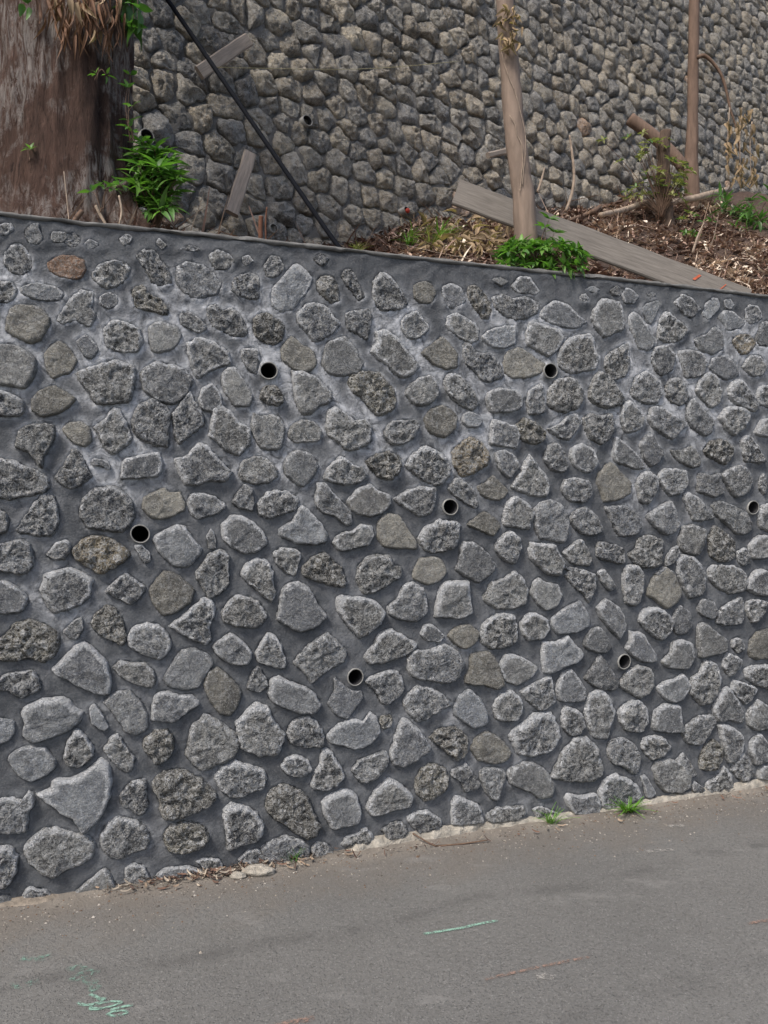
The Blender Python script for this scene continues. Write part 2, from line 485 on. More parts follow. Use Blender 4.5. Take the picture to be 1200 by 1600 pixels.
_BT = [-6, 0, 1.2, 1.86, 4, 5.1, 8, 16]
_BZ = [3.0, 3.1, 3.44, 3.72, 4.38, 4.68, 5.5, 6.6]
def base2(t):
    return float(np.interp(t, _BT, _BZ))
def bank_z(x, y):
    p = Vector((x, y, 0))
    dl = max(-(p - P0).dot(N1) - 0.28, 0.0)
    du = max((p - Q0).dot(N2), 0.0)
    t = (p - Q0).dot(D2)
    f = dl / max(dl + du, 1e-4)
    zl = WALL_TOP - 0.03
    nz = noise.fractal(Vector((x * 1.3, y * 1.3, 3.1)), 1.0, 2.0, 4) * 0.10 + noise.noise(Vector((x * 7, y * 7, 1))) * 0.025
    w = min(1.0, dl / 0.5) * (0.35 + 0.65 * min(1, max(0, (x + 0.1) / 1.0)))
    zl += 0.11 * math.exp(-((x + 1.15) / 0.5) ** 2) * min(1.0, dl / 0.12)
    return zl + (base2(t) - zl) * f + nz * w
def pix_bank(px, py, start=3.0):
    r = ray(px, py); r = r / r.y
    y = start
    while y < 16:
        p = CAM + r * y
        if -(p - P0).dot(N1) > 0.28 and p.z <= bank_z(p.x, p.y):
            return p
        y += 0.02
    return CAM + r * y

# ---------------------------------------------------------------- materials
def new_mat(name):
    m = bpy.data.materials.new(name)
    m.use_nodes = True
    t = m.node_tree
    for n in list(t.nodes): t.nodes.remove(n)
    out = t.nodes.new("ShaderNodeOutputMaterial")
    b = t.nodes.new("ShaderNodeBsdfPrincipled")
    t.links.new(b.outputs[0], out.inputs[0])
    b.inputs["Specular IOR Level"].default_value = 0.25
    return m, t, b, out

class G:
    """small node-graph helper"""
    def __init__(self, t): self.t = t
    def n(self, kind, **kw):
        nd = self.t.nodes.new(kind)
        for k, v in kw.items(): setattr(nd, k, v)
        return nd
    def link(self, a, b): self.t.links.new(a, b)
    def set(self, sock, v):
        if hasattr(v, "is_output"): self.link(v, sock)
        else: sock.default_value = v
    def pos(self): return self.n("ShaderNodeNewGeometry").outputs["Position"]
    def scale(self, v, s):
        m = self.n("ShaderNodeMapping"); self.link(v, m.inputs[0]); m.inputs["Scale"].default_value = s; return m.outputs[0]
    def noise(self, v, sc, det=4, rough=0.6, dist=0.0):
        m = self.n("ShaderNodeTexNoise"); self.link(v, m.inputs["Vector"])
        m.inputs["Scale"].default_value = sc; m.inputs["Detail"].default_value = det
        m.inputs["Roughness"].default_value = rough; m.inputs["Distortion"].default_value = dist
        return m.outputs["Fac"]
    def voro(self, v, sc, feat='F1', rnd=1.0):
        m = self.n("ShaderNodeTexVoronoi", feature=feat); self.link(v, m.inputs["Vector"])
        m.inputs["Scale"].default_value = sc; m.inputs["Randomness"].default_value = rnd
        return m.outputs["Distance"]
    def ramp(self, v, lo, hi, a=0.0, b=1.0):
        m = self.n("ShaderNodeMapRange"); m.clamp = True
        self.set(m.inputs[0], v)
        for i, x in enumerate((lo, hi, a, b)): m.inputs[i + 1].default_value = x
        return m.outputs[0]
    def math(self, op, a, b=0.0):
        m = self.n("ShaderNodeMath", operation=op); self.set(m.inputs[0], a); self.set(m.inputs[1], b); return m.outputs[0]
    def mix(self, f, a, b, mode='MIX'):
        m = self.n("ShaderNodeMix", data_type='RGBA', blend_type=mode)
        self.set(m.inputs["Factor"], f)
        for s, v in ((m.inputs[6], a), (m.inputs[7], b)):
            self.set(s, v if hasattr(v, "is_output") else (*v, 1.0))
        return m.outputs[2]
    def attr(self, name, col=True):
        m = self.n("ShaderNodeAttribute", attribute_name=name)
        return m.outputs["Color"] if col else m.outputs["Fac"]
    def bump(self, hgt, strength, dist, normal=None):
        m = self.n("ShaderNodeBump"); self.link(hgt, m.inputs["Height"])
        m.inputs["Strength"].default_value = strength; m.inputs["Distance"].default_value = dist
        if normal is not None: self.link(normal, m.inputs["Normal"])
        return m.outputs[0]

def stone_material(name, rim_col, speck, gain=1.0, fine=1.0, pitk=1.0):
    m, t, b, _ = new_mat(name); g = G(t)
    p = g.pos()
    tint = g.attr("tint"); rim = g.attr("rim", False); pit = g.attr("pit", False)
    n1 = g.noise(p, 9 * fine, 5, 0.65)
    n2 = g.noise(p, 34 * fine, 7, 0.74, 0.9)
    n3 = g.noise(p, 105 * fine, 4, 0.72, 0.4)
    n4 = g.noise(p, 26 * fine, 4, 0.6, 1.6)
    v1 = g.voro(p, 58 * fine); n5 = g.noise(p, 210, 3, 0.7)
    ridge = g.ramp(g.math('ABSOLUTE', g.math('SUBTRACT', n4, 0.5)), 0.045, 0.0)      # winding crests
    k = g.math('ADD', g.math('MULTIPLY', pit, 0.75), 0.25)
    c = g.mix(g.ramp(n1, 0.30, 0.70), (0.56, 0.565, 0.585), (1.34, 1.31, 1.24))
    c = g.mix(1.0, tint, c, 'MULTIPLY')
    # dark and pale grains, crests: crisp light-and-shade contrast painted into the colour, with lichen and dirt
    c = g.mix(g.math('MULTIPLY', g.ramp(n2, 0.485, 0.425), g.math('MULTIPLY', k, 0.9)), c, (0.038, 0.038, 0.038))
    c = g.mix(g.math('MULTIPLY', g.ramp(n2, 0.52, 0.575), g.math('MULTIPLY', k, speck)), c, (0.50, 0.505, 0.505))
    c = g.mix(g.math('MULTIPLY', g.ramp(n3, 0.55, 0.64), 0.36), c, (0.50, 0.495, 0.475))
    c = g.mix(g.math('MULTIPLY', g.ramp(n3, 0.44, 0.36), g.math('MULTIPLY', k, 0.7)), c, (0.05, 0.05, 0.05))
    c = g.mix(g.math('MULTIPLY', g.ramp(n5, 0.55, 0.62), 0.4), c, (0.55, 0.545, 0.525))
    c = g.mix(g.math('MULTIPLY', g.ramp(n5, 0.44, 0.38), g.math('MULTIPLY', k, 0.6)), c, (0.045, 0.045, 0.045))
    c = g.mix(g.math('MULTIPLY', ridge, g.math('MULTIPLY', k, speck * 0.95)), c, (0.56, 0.55, 0.52))
    c = g.mix(g.math('MULTIPLY', g.math('MULTIPLY', g.ramp(v1, 0.34, 0.14), g.ramp(n1, 0.40, 0.60)), g.math('MULTIPLY', pit, 0.8)), c, (0.025, 0.025, 0.025))
    # cement film left on the edges
    rn = g.ramp(g.math('ADD', g.noise(p, 44, 7, 0.78, 0.8), g.math('MULTIPLY', g.math('SUBTRACT', rim, 1.0), 0.26)), 0.39, 0.47)
    rn = g.math('MULTIPLY', rn, g.ramp(rim, 0.05, 0.5))
    c = g.mix(g.math('MULTIPLY', rn, 0.95), c, rim_col)
    g.link(c, b.inputs["Base Color"])
    b.inputs["Roughness"].default_value = 0.93
    h = g.math('ADD', g.math('MULTIPLY', n2, 1.0), g.math('MULTIPLY', n3, 0.5))
    h = g.math('ADD', h, g.math('MULTIPLY', ridge, 0.22))
    h = g.math('ADD', h, g.math('MULTIPLY', g.math('MULTIPLY', g.ramp(v1, 0.0, 0.4), pit), 0.6 * pitk))
    g.link(g.bump(h, 1.0, 0.026), b.inputs["Normal"])
    return m

M_STONE = stone_material("limestone", (0.56, 0.57, 0.58), 0.9)
M_STONE2 = stone_material("fieldstone", (0.26, 0.25, 0.235), 0.6, fine=0.8, pitk=0.6)

def mortar_material():
    m, t, b, _ = new_mat("cement_mortar"); g = G(t); p = g.pos()
    sm = g.attr("smear", False)
    n1 = g.noise(p, 2.2, 5, 0.6); n2 = g.noise(p, 14, 6, 0.65, 0.6); n3 = g.noise(p, 120, 4, 0.7)
    c = g.mix(g.ramp(n1, 0.32, 0.68), (0.070, 0.075, 0.082), (0.104, 0.110, 0.118))
    c = g.mix(g.math('MULTIPLY', g.ramp(n2, 0.55, 0.34), 0.5), c, (0.066, 0.067, 0.072))
    c = g.mix(g.math('MULTIPLY', g.ramp(n2, 0.56, 0.74), 0.35), c, (0.15, 0.147, 0.142))
    c = g.mix(g.math('MULTIPLY', g.ramp(n3, 0.54, 0.66), 0.35), c, (0.21, 0.205, 0.20))
    c = g.mix(g.math('MULTIPLY', g.ramp(n3, 0.46, 0.34), 0.45), c, (0.05, 0.05, 0.052))
    f = g.math('MULTIPLY', sm, g.ramp(g.noise(p, 19, 7, 0.75, 0.9), 0.36, 0.58))
    c = g.mix(g.math('MULTIPLY', f, 0.92), c, (0.48, 0.49, 0.51))
    g.link(c, b.inputs["Base Color"])
    b.inputs["Roughness"].default_value = 1.0; b.inputs["Specular IOR Level"].default_value = 0.08
    h = g.math('ADD', n2, g.math('MULTIPLY', n3, 0.6))
    # trowel strokes
    st = g.noise(g.scale(p, (5, 5, 9)), 2.5, 4, 0.6, 1.2)
    h = g.math('ADD', h, g.math('MULTIPLY', st, 0.3))
    g.link(g.bump(h, 0.7, 0.010), b.inputs["Normal"])
    return m
M_MORTAR = mortar_material()

def rough_mortar_material():
    m, t, b, _ = new_mat("old_mortar"); g = G(t); p = g.pos()
    n1 = g.noise(p, 3, 5, 0.6); n2 = g.noise(p, 22, 6, 0.75); n3 = g.noise(p, 90, 3, 0.7)
    c = g.mix(g.ramp(n1, 0.3, 0.7), (0.125, 0.117, 0.107), (0.22, 0.207, 0.19))
    c = g.mix(g.math('MULTIPLY', g.ramp(n2, 0.52, 0.7), 0.6), c, (0.25, 0.245, 0.235))
    g.link(c, b.inputs["Base Color"]); b.inputs["Roughness"].default_value = 0.95
    g.link(g.bump(g.math('ADD', n2, g.math('MULTIPLY', n3, 0.4)), 1.0, 0.03), b.inputs["Normal"])
    return m
M_MORTAR2 = rough_mortar_material()

def simple(name, col, rough=0.8, var=0.35, sc=20, bump=0.4, bdist=0.006, stretch=(1, 1, 1), spec=0.25, tint=False, dark=None):
    m, t, b, _ = new_mat(name); g = G(t)
    p = g.scale(g.n("ShaderNodeTexCoord").outputs["Object"], stretch)
    n1 = g.noise(p, sc, 6, 0.65, 0.3)
    base = g.attr("tint") if tint else None
    if base is None:
        a = dark or tuple(x * (1 - var) for x in col)
        c = g.mix(g.ramp(n1, 0.3, 0.7), a, tuple(min(1, x * (1 + var)) for x in col))
    else:
        c = g.mix(1.0, base, g.mix(g.ramp(n1, 0.3, 0.7), (1 - var,) * 3, (1 + var,) * 3), 'MULTIPLY')
    g.link(c, b.inputs["Base Color"])
    b.inputs["Roughness"].default_value = rough
    b.inputs["Specular IOR Level"].default_value = spec
    if bump: g.link(g.bump(n1, bump, bdist), b.inputs["Normal"])
    return m

def leaf_material(name, col, var=0.35, rough=0.42, trans=0.35):
    m, t, b, out = new_mat(name); g = G(t)
    oi = g.n("ShaderNodeObjectInfo").outputs["Random"]
    p = g.n("ShaderNodeTexCoord").outputs["Object"]
    n1 = g.noise(p, 30, 3, 0.6)
    f = g.math('ADD', g.math('MULTIPLY', oi, 0.7), g.math('MULTIPLY', g.ramp(n1, 0.3, 0.7), 0.3))
    c = g.mix(f, tuple(x * (1 - var) for x in col), tuple(x * (1 + var) for x in col))
    g.link(c, b.inputs["Base Color"]); b.inputs["Roughness"].default_value = rough
    b.inputs["Specular IOR Level"].default_value = 0.5
    tr = g.n("ShaderNodeBsdfTranslucent"); g.link(g.mix(1.0, c, (1.2, 1.5, 0.7), 'MULTIPLY'), tr.inputs[0])
    mx = g.n("ShaderNodeMixShader"); mx.inputs[0].default_value = trans
    g.link(b.outputs[0], mx.inputs[1]); g.link(tr.outputs[0], mx.inputs[2]); g.link(mx.outputs[0], out.inputs[0])
    return m

M_LEAF = leaf_material("fresh_leaf", (0.125, 0.25, 0.045), 0.5)
M_LEAF_DARK = leaf_material("deep_leaf", (0.075, 0.165, 0.038), 0.5)
M_LEAF_YEL = leaf_material("yellowing_leaf", (0.22, 0.225, 0.085), 0.4, 0.6)
M_LEAF_DRY = leaf_material("dry_leaf", (0.30, 0.215, 0.13), 0.45, 0.75, 0.25)
M_LEAF_RUST = leaf_material("rust_leaf", (0.16, 0.08, 0.042), 0.5, 0.75, 0.2)
M_GRASS = leaf_material("grass_blade", (0.12, 0.26, 0.03), 0.3)
M_WOOD = simple("weathered_board", (0.165, 0.148, 0.130), 0.85, 0.30, 7, 0.5, 0.004, (1, 12, 12))
M_WOOD2 = simple('brown_board', (0.27, 0.225, 0.185), 0.85, 0.30, 7, 0.5, 0.004, (1, 12, 12))
M_STICK = simple("dry_stick", (0.30, 0.235, 0.18), 0.85, 0.4, 25, 0.5, 0.004)
M_STICK_DARK = simple("brown_stick", (0.13, 0.085, 0.06), 0.85, 0.4, 25, 0.5, 0.004)
M_TRUNK = simple("smooth_bark", (0.205, 0.155, 0.122), 0.85, 0.32, 5, 0.7, 0.012, (4, 4, 0.7))
M_TRUNK2 = simple("brown_bark", (0.145, 0.098, 0.073), 0.85, 0.35, 5, 0.7, 0.012, (4, 4, 0.7))
M_STUMP = simple("rotten_wood", (0.10, 0.07, 0.052), 0.9, 0.5, 9, 0.9, 0.02, (3, 3, 0.6))
M_PVC = simple("grey_pvc", (0.23, 0.225, 0.21), 0.5, 0.22, 25, 0.2, 0.002)
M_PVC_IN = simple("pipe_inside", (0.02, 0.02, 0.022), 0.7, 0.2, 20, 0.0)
M_CABLE = simple("black_cable", (0.006, 0.007, 0.010), 0.8, 0.2, 30, 0.2, 0.001, spec=0.1)
M_RUST = simple("rusty_iron", (0.11, 0.05, 0.03), 0.85, 0.4, 30, 0.6, 0.003)
M_LITTER = simple("leaf_litter", (1, 1, 1), 0.85, 0.3, 25, 0.3, 0.003, tint=True)
M_ROCK = simple("pale_rubble", (0.36, 0.33, 0.28), 0.95, 0.36, 20, 1.0, 0.03)
M_CAPC = simple("cement_cap", (0.145, 0.142, 0.135), 0.92, 0.38, 9, 0.9, 0.012)
M_STRING = simple("string", (0.30, 0.27, 0.16), 0.8, 0.1, 20, 0.0)

def soil_material():
    m, t, b, _ = new_mat("humus_soil"); g = G(t); p = g.pos()
    n1 = g.noise(p, 3.0, 6, 0.7); n2 = g.noise(p, 35, 5, 0.75)
    c = g.mix(g.ramp(n1, 0.3, 0.7), (0.060, 0.040, 0.032), (0.13, 0.088, 0.068))
    c = g.mix(g.math('MULTIPLY', g.ramp(n2, 0.55, 0.7), 0.7), c, (0.20, 0.14, 0.10))
    g.link(c, b.inputs["Base Color"]); b.inputs["Roughness"].default_value = 0.95
    g.link(g.bump(n2, 1.0, 0.03), b.inputs["Normal"])
    return m
M_SOIL = soil_material()

def asphalt_material():
    m, t, b, _ = new_mat("worn_asphalt"); g = G(t); p = g.pos()
    # distance from the wall foot, measured along the wall's normal
    dp = g.n("ShaderNodeVectorMath", operation='DOT_PRODUCT'); g.link(p, dp.inputs[0]); dp.inputs[1].default_value = tuple(N1)
    d = g.math('SUBTRACT', dp.outputs["Value"], P0.dot(N1))
    al = g.n("ShaderNodeVectorMath", operation='DOT_PRODUCT'); g.link(p, al.inputs[0]); al.inputs[1].default_value = tuple(D1)
    n0 = g.noise(p, 0.9, 4, 0.55); n1 = g.noise(p, 4.5, 5, 0.65, 0.4); n2 = g.noise(p, 150, 3, 0.7); n3 = g.noise(p, 55, 4, 0.75)
    vo = g.voro(p, 130)
    c = g.mix(g.ramp(n0, 0.3, 0.7), (0.118, 0.115, 0.108), (0.153, 0.149, 0.139))
    c = g.mix(g.math('MULTIPLY', g.ramp(n1, 0.35, 0.7), 0.30), c, (0.178, 0.174, 0.166))
    c = g.mix(g.math('MULTIPLY', g.ramp(n3, 0.46, 0.34), 0.5), c, (0.056, 0.054, 0.051))
    c = g.mix(g.math('MULTIPLY', g.ramp(n3, 0.57, 0.68), 0.25), c, (0.22, 0.213, 0.20))
    c = g.mix(g.math('MULTIPLY', g.ramp(n2, 0.57, 0.68), 0.55), c, (0.30, 0.295, 0.28))
    c = g.mix(g.math('MULTIPLY', g.ramp(vo, 0.22, 0.08), g.ramp(n1, 0.45, 0.6, 0.0, 0.6)), c, (0.05, 0.048, 0.046))
    # wheel tracks parallel to the wall, darker and patchy
    for dd, w, k in ((0.62, 0.06, 0.42), (1.32, 0.12, 0.26)):
        off = g.math('ABSOLUTE', g.math('SUBTRACT', g.math('ADD', d, g.math('MULTIPLY', n0, 0.35)), dd + 0.18))
        tr = g.math('MULTIPLY', g.ramp(off, w, 0.0), g.ramp(g.noise(p, 5.5, 6, 0.75), 0.42, 0.58))
        c = g.mix(g.math('MULTIPLY', tr, k), c, (0.062, 0.060, 0.058))
    # brown dust washed against the wall foot
    near = g.ramp(g.math('ADD', d, g.math('MULTIPLY', g.math('SUBTRACT', n1, 0.5), 0.6)), 0.46, 0.04)
    c = g.mix(g.math('MULTIPLY', near, 0.72), c, (0.165, 0.142, 0.118))
    edge = g.ramp(g.math('ADD', d, g.math('MULTIPLY', g.math('SUBTRACT', n3, 0.5), 0.25)), 0.17, 0.03)
    c = g.mix(g.math('MULTIPLY', edge, g.ramp(n1, 0.40, 0.62, 0.1, 0.7)), c, (0.30, 0.265, 0.22))
    pat = g.math('MULTIPLY', g.ramp(g.noise(g.scale(p, (1.2, 3.0, 1)), 2.1, 5, 0.6), 0.60, 0.68), 0.45)
    c = g.mix(pat, c, (0.215, 0.208, 0.196))
    g.link(c, b.inputs["Base Color"]); b.inputs["Roughness"].default_value = 0.88
    h = g.math('ADD', g.math('MULTIPLY', n3, 0.8), g.math('MULTIPLY', g.ramp(vo, 0.0, 0.35), 0.7))
    g.link(g.bump(h, 0.9, 0.006), b.inputs["Normal"])
    return m
M_ROAD = asphalt_material()

def paint_material(name, col, cover, sc=60):
    m, t, b, out = new_mat(name); g = G(t); p = g.pos()
    g.set(b.inputs["Base Color"], (*col, 1)); b.inputs["Roughness"].default_value = 0.85
    f = g.ramp(g.noise(p, sc, 5, 0.8), 1.0 - cover - 0.08, 1.0 - cover + 0.08)
    f = g.math('MULTIPLY', f, g.attr("fade", False))
    tr = g.n("ShaderNodeBsdfTransparent"); mx = g.n("ShaderNodeMixShader")
    g.link(f, mx.inputs[0]); g.link(tr.outputs[0], mx.inputs[1]); g.link(b.outputs[0], mx.inputs[2]); g.link(mx.outputs[0], out.inputs[0])
    return m

# ---------------------------------------------------------------- ground and road
def build_road():
    vs, fs = [], []
    R = 90.0
    # one sheet that runs under the wall foot and on to the horizon
    xs = [-R, -20, -8, -4, -2, 0, 2, 4, 8, 20, R]
    idx = {}
    for i, x in enumerate(xs):
        for j, y in enumerate(xs):
            idx[i, j] = len(vs); vs.append((x, y, ROAD_Z))
    for i in range(len(xs) - 1):
        for j in range(len(xs) - 1):
            fs.append((idx[i, j], idx[i + 1, j], idx[i + 1, j + 1], idx[i, j + 1]))
    o = obj("road", mesh_from("road", vs, fs, M_ROAD), kind="structure")
    o["label"] = "worn grey asphalt road with brown dust along the wall foot"
    o["category"] = "road"
    return o
road = build_road()

# ---------------------------------------------------------------- stones of the front wall
def catmull(poly, n):
    P = np.array(poly, float)
    k = len(P)
    out = []
    for i in range(k):
        p0, p1, p2, p3 = P[i - 1], P[i], P[(i + 1) % k], P[(i + 2) % k]
        for u in np.linspace(0, 1, 8, endpoint=False):
            a = 0.20
            m1, m2 = a * (p2 - p0), a * (p3 - p1)
            u2, u3 = u * u, u * u * u
            out.append((2*u3-3*u2+1)*p1 + (u3-2*u2+u)*m1 + (-2*u3+3*u2)*p2 + (u3-u2)*m2)
    out = np.array(out)
    seg = np.linalg.norm(np.roll(out, -1, 0) - out, axis=1)
    cum = np.concatenate([[0], np.cumsum(seg)])
    tt = np.linspace(0, cum[-1], n, endpoint=False)
    ext = np.vstack([out, out[:1]])
    return np.stack([np.interp(tt, cum, ext[:, 0]), np.interp(tt, cum, ext[:, 1])], 1)

def area_centroid(P):
    x, y = P[:, 0], P[:, 1]; x2, y2 = np.roll(x, -1), np.roll(y, -1)
    c = x * y2 - x2 * y; A = c.sum() / 2
    return A, np.array([((x + x2) * c).sum() / (6 * A), ((y + y2) * c).sum() / (6 * A)])

def stone_geo(poly, H, seed, M, radii, frame, rough, jit, facet=1.0, power=4.0, sink=0.02, lip=0.5):
    """returns verts (world), faces, rim weights of one stone lying on a wall; poly is CCW in the wall's own plane"""
    rnd = random.Random(seed)
    R0 = catmull(poly, M)
    A, c = area_centroid(R0)
    if A < 0:
        R0 = R0[::-1]; A = -A
    size = math.sqrt(A)
    rel = R0 - c
    off = Vector((rnd.uniform(-50, 50), rnd.uniform(-50, 50), rnd.uniform(-50, 50)))
    jj = np.array([1 + jit * (noise.noise(off + Vector((r[0], r[1], 0)) * (9.0 / max(size, .05) * .12 + 22)) + .55 * noise.noise(off + Vector((r[0], r[1], 5)) * 70)) for r in rel])
    rel = rel * jj[:, None]
    planes = [(rnd.uniform(0.62, 0.95), rnd.uniform(-1, 1), rnd.uniform(-1, 1)) for _ in range(4)]
    tilt = (rnd.uniform(-.25, .25), rnd.uniform(-.1, .35))
    vs, rim, fs = [], [], []
    hs = []
    for ri, r in enumerate(radii):
        for q in rel:
            x, y = q * r
            ux, uy = x / size, y / size
            if r > 1.0:
                h = -sink
            else:
                h = H * (1 - r ** power)
                for (k0, ax, ay) in planes:
                    h = min(h, H * (k0 + facet * (ax * ux + ay * uy)))
                h += H * (tilt[0] * ux + tilt[1] * uy) * (1 - r)
                h = max(h, H * lip * min(1.0, (1.012 - r) / 0.07))
            w = min(1.0, max(0.0, (1.03 - r) / 0.25))
            p = Vector((c[0] + x, c[1] + y, 0)) + off
            d = noise.fractal(p * 14, 0.9, 2.1, 3) * 0.45 + noise.fractal(p * 42, 0.8, 2.1, 2) * 0.30
            if rough > 0.4:
                cell = noise.voronoi(p * 38)[0][0]
                d += (cell - 0.42) * 0.8 * (rough - 0.4)
            h += rough * 0.022 * d * w * min(1.0, size / 0.1)
            hs.append(h)
            e = 0.0065 * rough * (1 - .3 * w)
            x += e * noise.noise(p * 55); y += e * noise.noise(p * 55 + Vector((9, 9, 9)))
            vs.append(frame(c[0] + x, c[1] + y, h))
            a = math.atan2(uy, ux)
            up = 0.75 + 0.25 * math.sin(a)
            rim.append(min(1.0, max(0.0, (r - 0.62) / 0.24)) * up)
    K = len(radii)
    for k in range(K - 1):
        for i in range(M):
            j = (i + 1) % M
            fs.append((k * M + i, k * M + j, (k + 1) * M + j, (k + 1) * M + i))
    vs.append(frame(c[0], c[1], float(np.mean(hs[-M:])))); rim.append(0.0)
    ci = len(vs) - 1
    b0 = (K - 1) * M
    for i in range(M):
        fs.append((b0 + i, b0 + (i + 1) % M, ci))
    return vs, fs, rim, c, A

TINTS = {
    '': [(0.185, 0.185, 0.185), (0.165, 0.166, 0.170), (0.205, 0.200, 0.190), (0.150, 0.152, 0.158), (0.215, 0.208, 0.195)],
    'k': [(0.120, 0.124, 0.134), (0.135, 0.138, 0.145)],
    'p': [(0.270, 0.275, 0.282), (0.245, 0.248, 0.252)],
    't': [(0.250, 0.228, 0.190), (0.225, 0.205, 0.170)],
    'b': [(0.160, 0.142, 0.108), (0.150, 0.135, 0.110)],
    'y': [(0.240, 0.185, 0.110), (0.225, 0.175, 0.110)],
    'o': [(0.230, 0.135, 0.085)],
    'n': [(0.190, 0.180, 0.165)],
}
PIPES = [(419, 580), (858, 580), (219, 834), (702, 792), (1174, 793), (554, 1057), (973, 1033)]
PIPE_R = 0.0395

traced = []
for (ox, oy), txt in STONES.items():
    for line in txt.split("\n"):
        w = line.split()
        flag = ''
        if w[0].isalpha(): flag = w.pop(0)
        v = list(map(float, w))
        pts = []
        for u, q in zip(v[::2], v[1::2]):
            x, y = ox + u * 10 / 3, oy + q * 10 / 3
            if x <= 1: x -= 26
            if x >= 1199: x += 26
            pts.append(pix_wall1(x, y))
        cx_, cz_ = np.mean([p[0] for p in pts]), np.mean([p[1] for p in pts])
        traced.append((flag, [(cx_ + (p[0] - cx_) * 1.045, cz_ + (p[1] - cz_) * 1.045) for p in pts]))

# half-buried lumps that show in the rough band under the coping
rb = random.Random(88)
_near = [(np.mean(P_, 0), catmull(P_, 20)) for _, P_ in traced]
for x in range(8, 1196, 21):
    y = 333 + .1075 * x + rb.uniform(24, 50)
    q = rb.uniform(8, 17)
    cs_, cz_ = pix_wall1(x, y); rad_ = abs(pix_wall1(x + q, y)[0] - cs_)
    if min(min(math.hypot(p[0] - cs_, p[1] - cz_) for p in P_) for c_, P_ in _near if abs(c_[0] - cs_) < .3 and abs(c_[1] - cz_) < .3) < rad_ * 1.0: continue
    a0 = rb.uniform(0, 6)
    traced.append((rb.choice(['', 'k', 'k']), [(cs_ + rad_ * rb.uniform(.75, 1.1) * math.cos(a0 - k * .9), cz_ + rad_ * rb.uniform(.55, .95) * math.sin(a0 - k * .9)) for k in range(7)]))

def clip_half(poly, m, nrm):
    out = []
    for i in range(len(poly)):
        a, b = poly[i], poly[(i + 1) % len(poly)]
        da, db = np.dot(a - m, nrm), np.dot(b - m, nrm)
        if da <= 0: out.append(a)
        if (da < 0 < db) or (db < 0 < da):
            out.append(a + (b - a) * (da / (da - db)))
    return out

def voronoi_cells(seeds, gap, rng_, nb=14, lim=0.12):
    """shrunken polygons round seeds that share a wall surface"""
    S = np.array(seeds); cells = []
    for i, p in enumerate(S):
        dd = ((S - p) ** 2).sum(1)
        near = np.argsort(dd)[1:nb + 1]
        poly = [p + np.array(v) * lim for v in ((-1, -1), (1, -1), (1, 1), (-1, 1))]
        for j in near:
            q = S[j]; dv = q - p; L = math.sqrt(dd[j])
            poly = clip_half(poly, (p + q) / 2 - dv / L * gap * rng_.uniform(.6, 1.5), dv / L)
            if len(poly) < 3: break
        if len(poly) >= 4: cells.append(np.array(poly))
    return cells

s_lo, s_hi = pix_wall1(-30, 900)[0], pix_wall1(1232, 900)[0]
r2 = random.Random(3)
ext_seeds = []
for (a, b_) in ((-4.2, s_lo - 0.13), (s_hi + 0.16, 6.4)):
    z = 0.09; row = 0
    while z < 2.62:
        s = a + (row % 2) * 0.1
        while s < b_:
            ext_seeds.append((s + r2.uniform(-.04, .04), z + r2.uniform(-.04, .04)))
            s += 0.215
        z += 0.195; row += 1
ext_polys = [c for c in voronoi_cells(ext_seeds, 0.026, r2)]

front_wall = empty("stone_retaining_wall", wall1(0.3, 0.0), "front roadside retaining wall of grey limestone set in wide dark cement joints", "wall")
FW = Vector(front_wall.location)

RINGS = [1.04, 1.0, 0.985, 0.955, 0.90, 0.82, 0.71, 0.58, 0.44, 0.29, 0.14]
built = []
allpoly = []
for i, (flag, pts) in enumerate(traced):
    A0 = abs(area_centroid(np.array(pts))[0])
    size = math.sqrt(A0)
    rr = random.Random(1000 + i)
    smooth_ = flag in ('p', 't', 'o') or rr.random() < 0.18
    rough = rr.uniform(0.35, 0.6) if smooth_ else rr.uniform(0.7, 1.25)
    if flag == 'b': rough = rr.uniform(1.2, 1.5)
    zc = float(np.mean([p[1] for p in pts]))
    H = min(0.038, 0.012 + size * rr.uniform(0.07, 0.14))
    if zc > 2.15: H *= 0.62          # the top courses are half buried under smeared mortar
    M = int(min(76, max(26, 26 + size * 240)))
    vs, fs, rim, c, A = stone_geo(pts, H, 1000 + i, M, RINGS, wall1, rough, 0.055, 1.25, 5.0, 0.02, rr.uniform(0.5, 0.85))
    tint = np.array(rr.choice(TINTS[flag])) * np.array((1.10, 1.17, 1.27)) * rr.uniform(0.68, 1.32)
    strength = rr.uniform(0.5, 1.35) if flag not in ('b', 'y', 'o', 't') else rr.uniform(0.15, 0.5)
    built.append((A, vs, fs, np.array(rim) * strength, tint, c, rough))
    allpoly.append(catmull(pts, 36))
order = sorted(range(len(built)), key=lambda k: -built[k][0])
N_SINGLE = 296

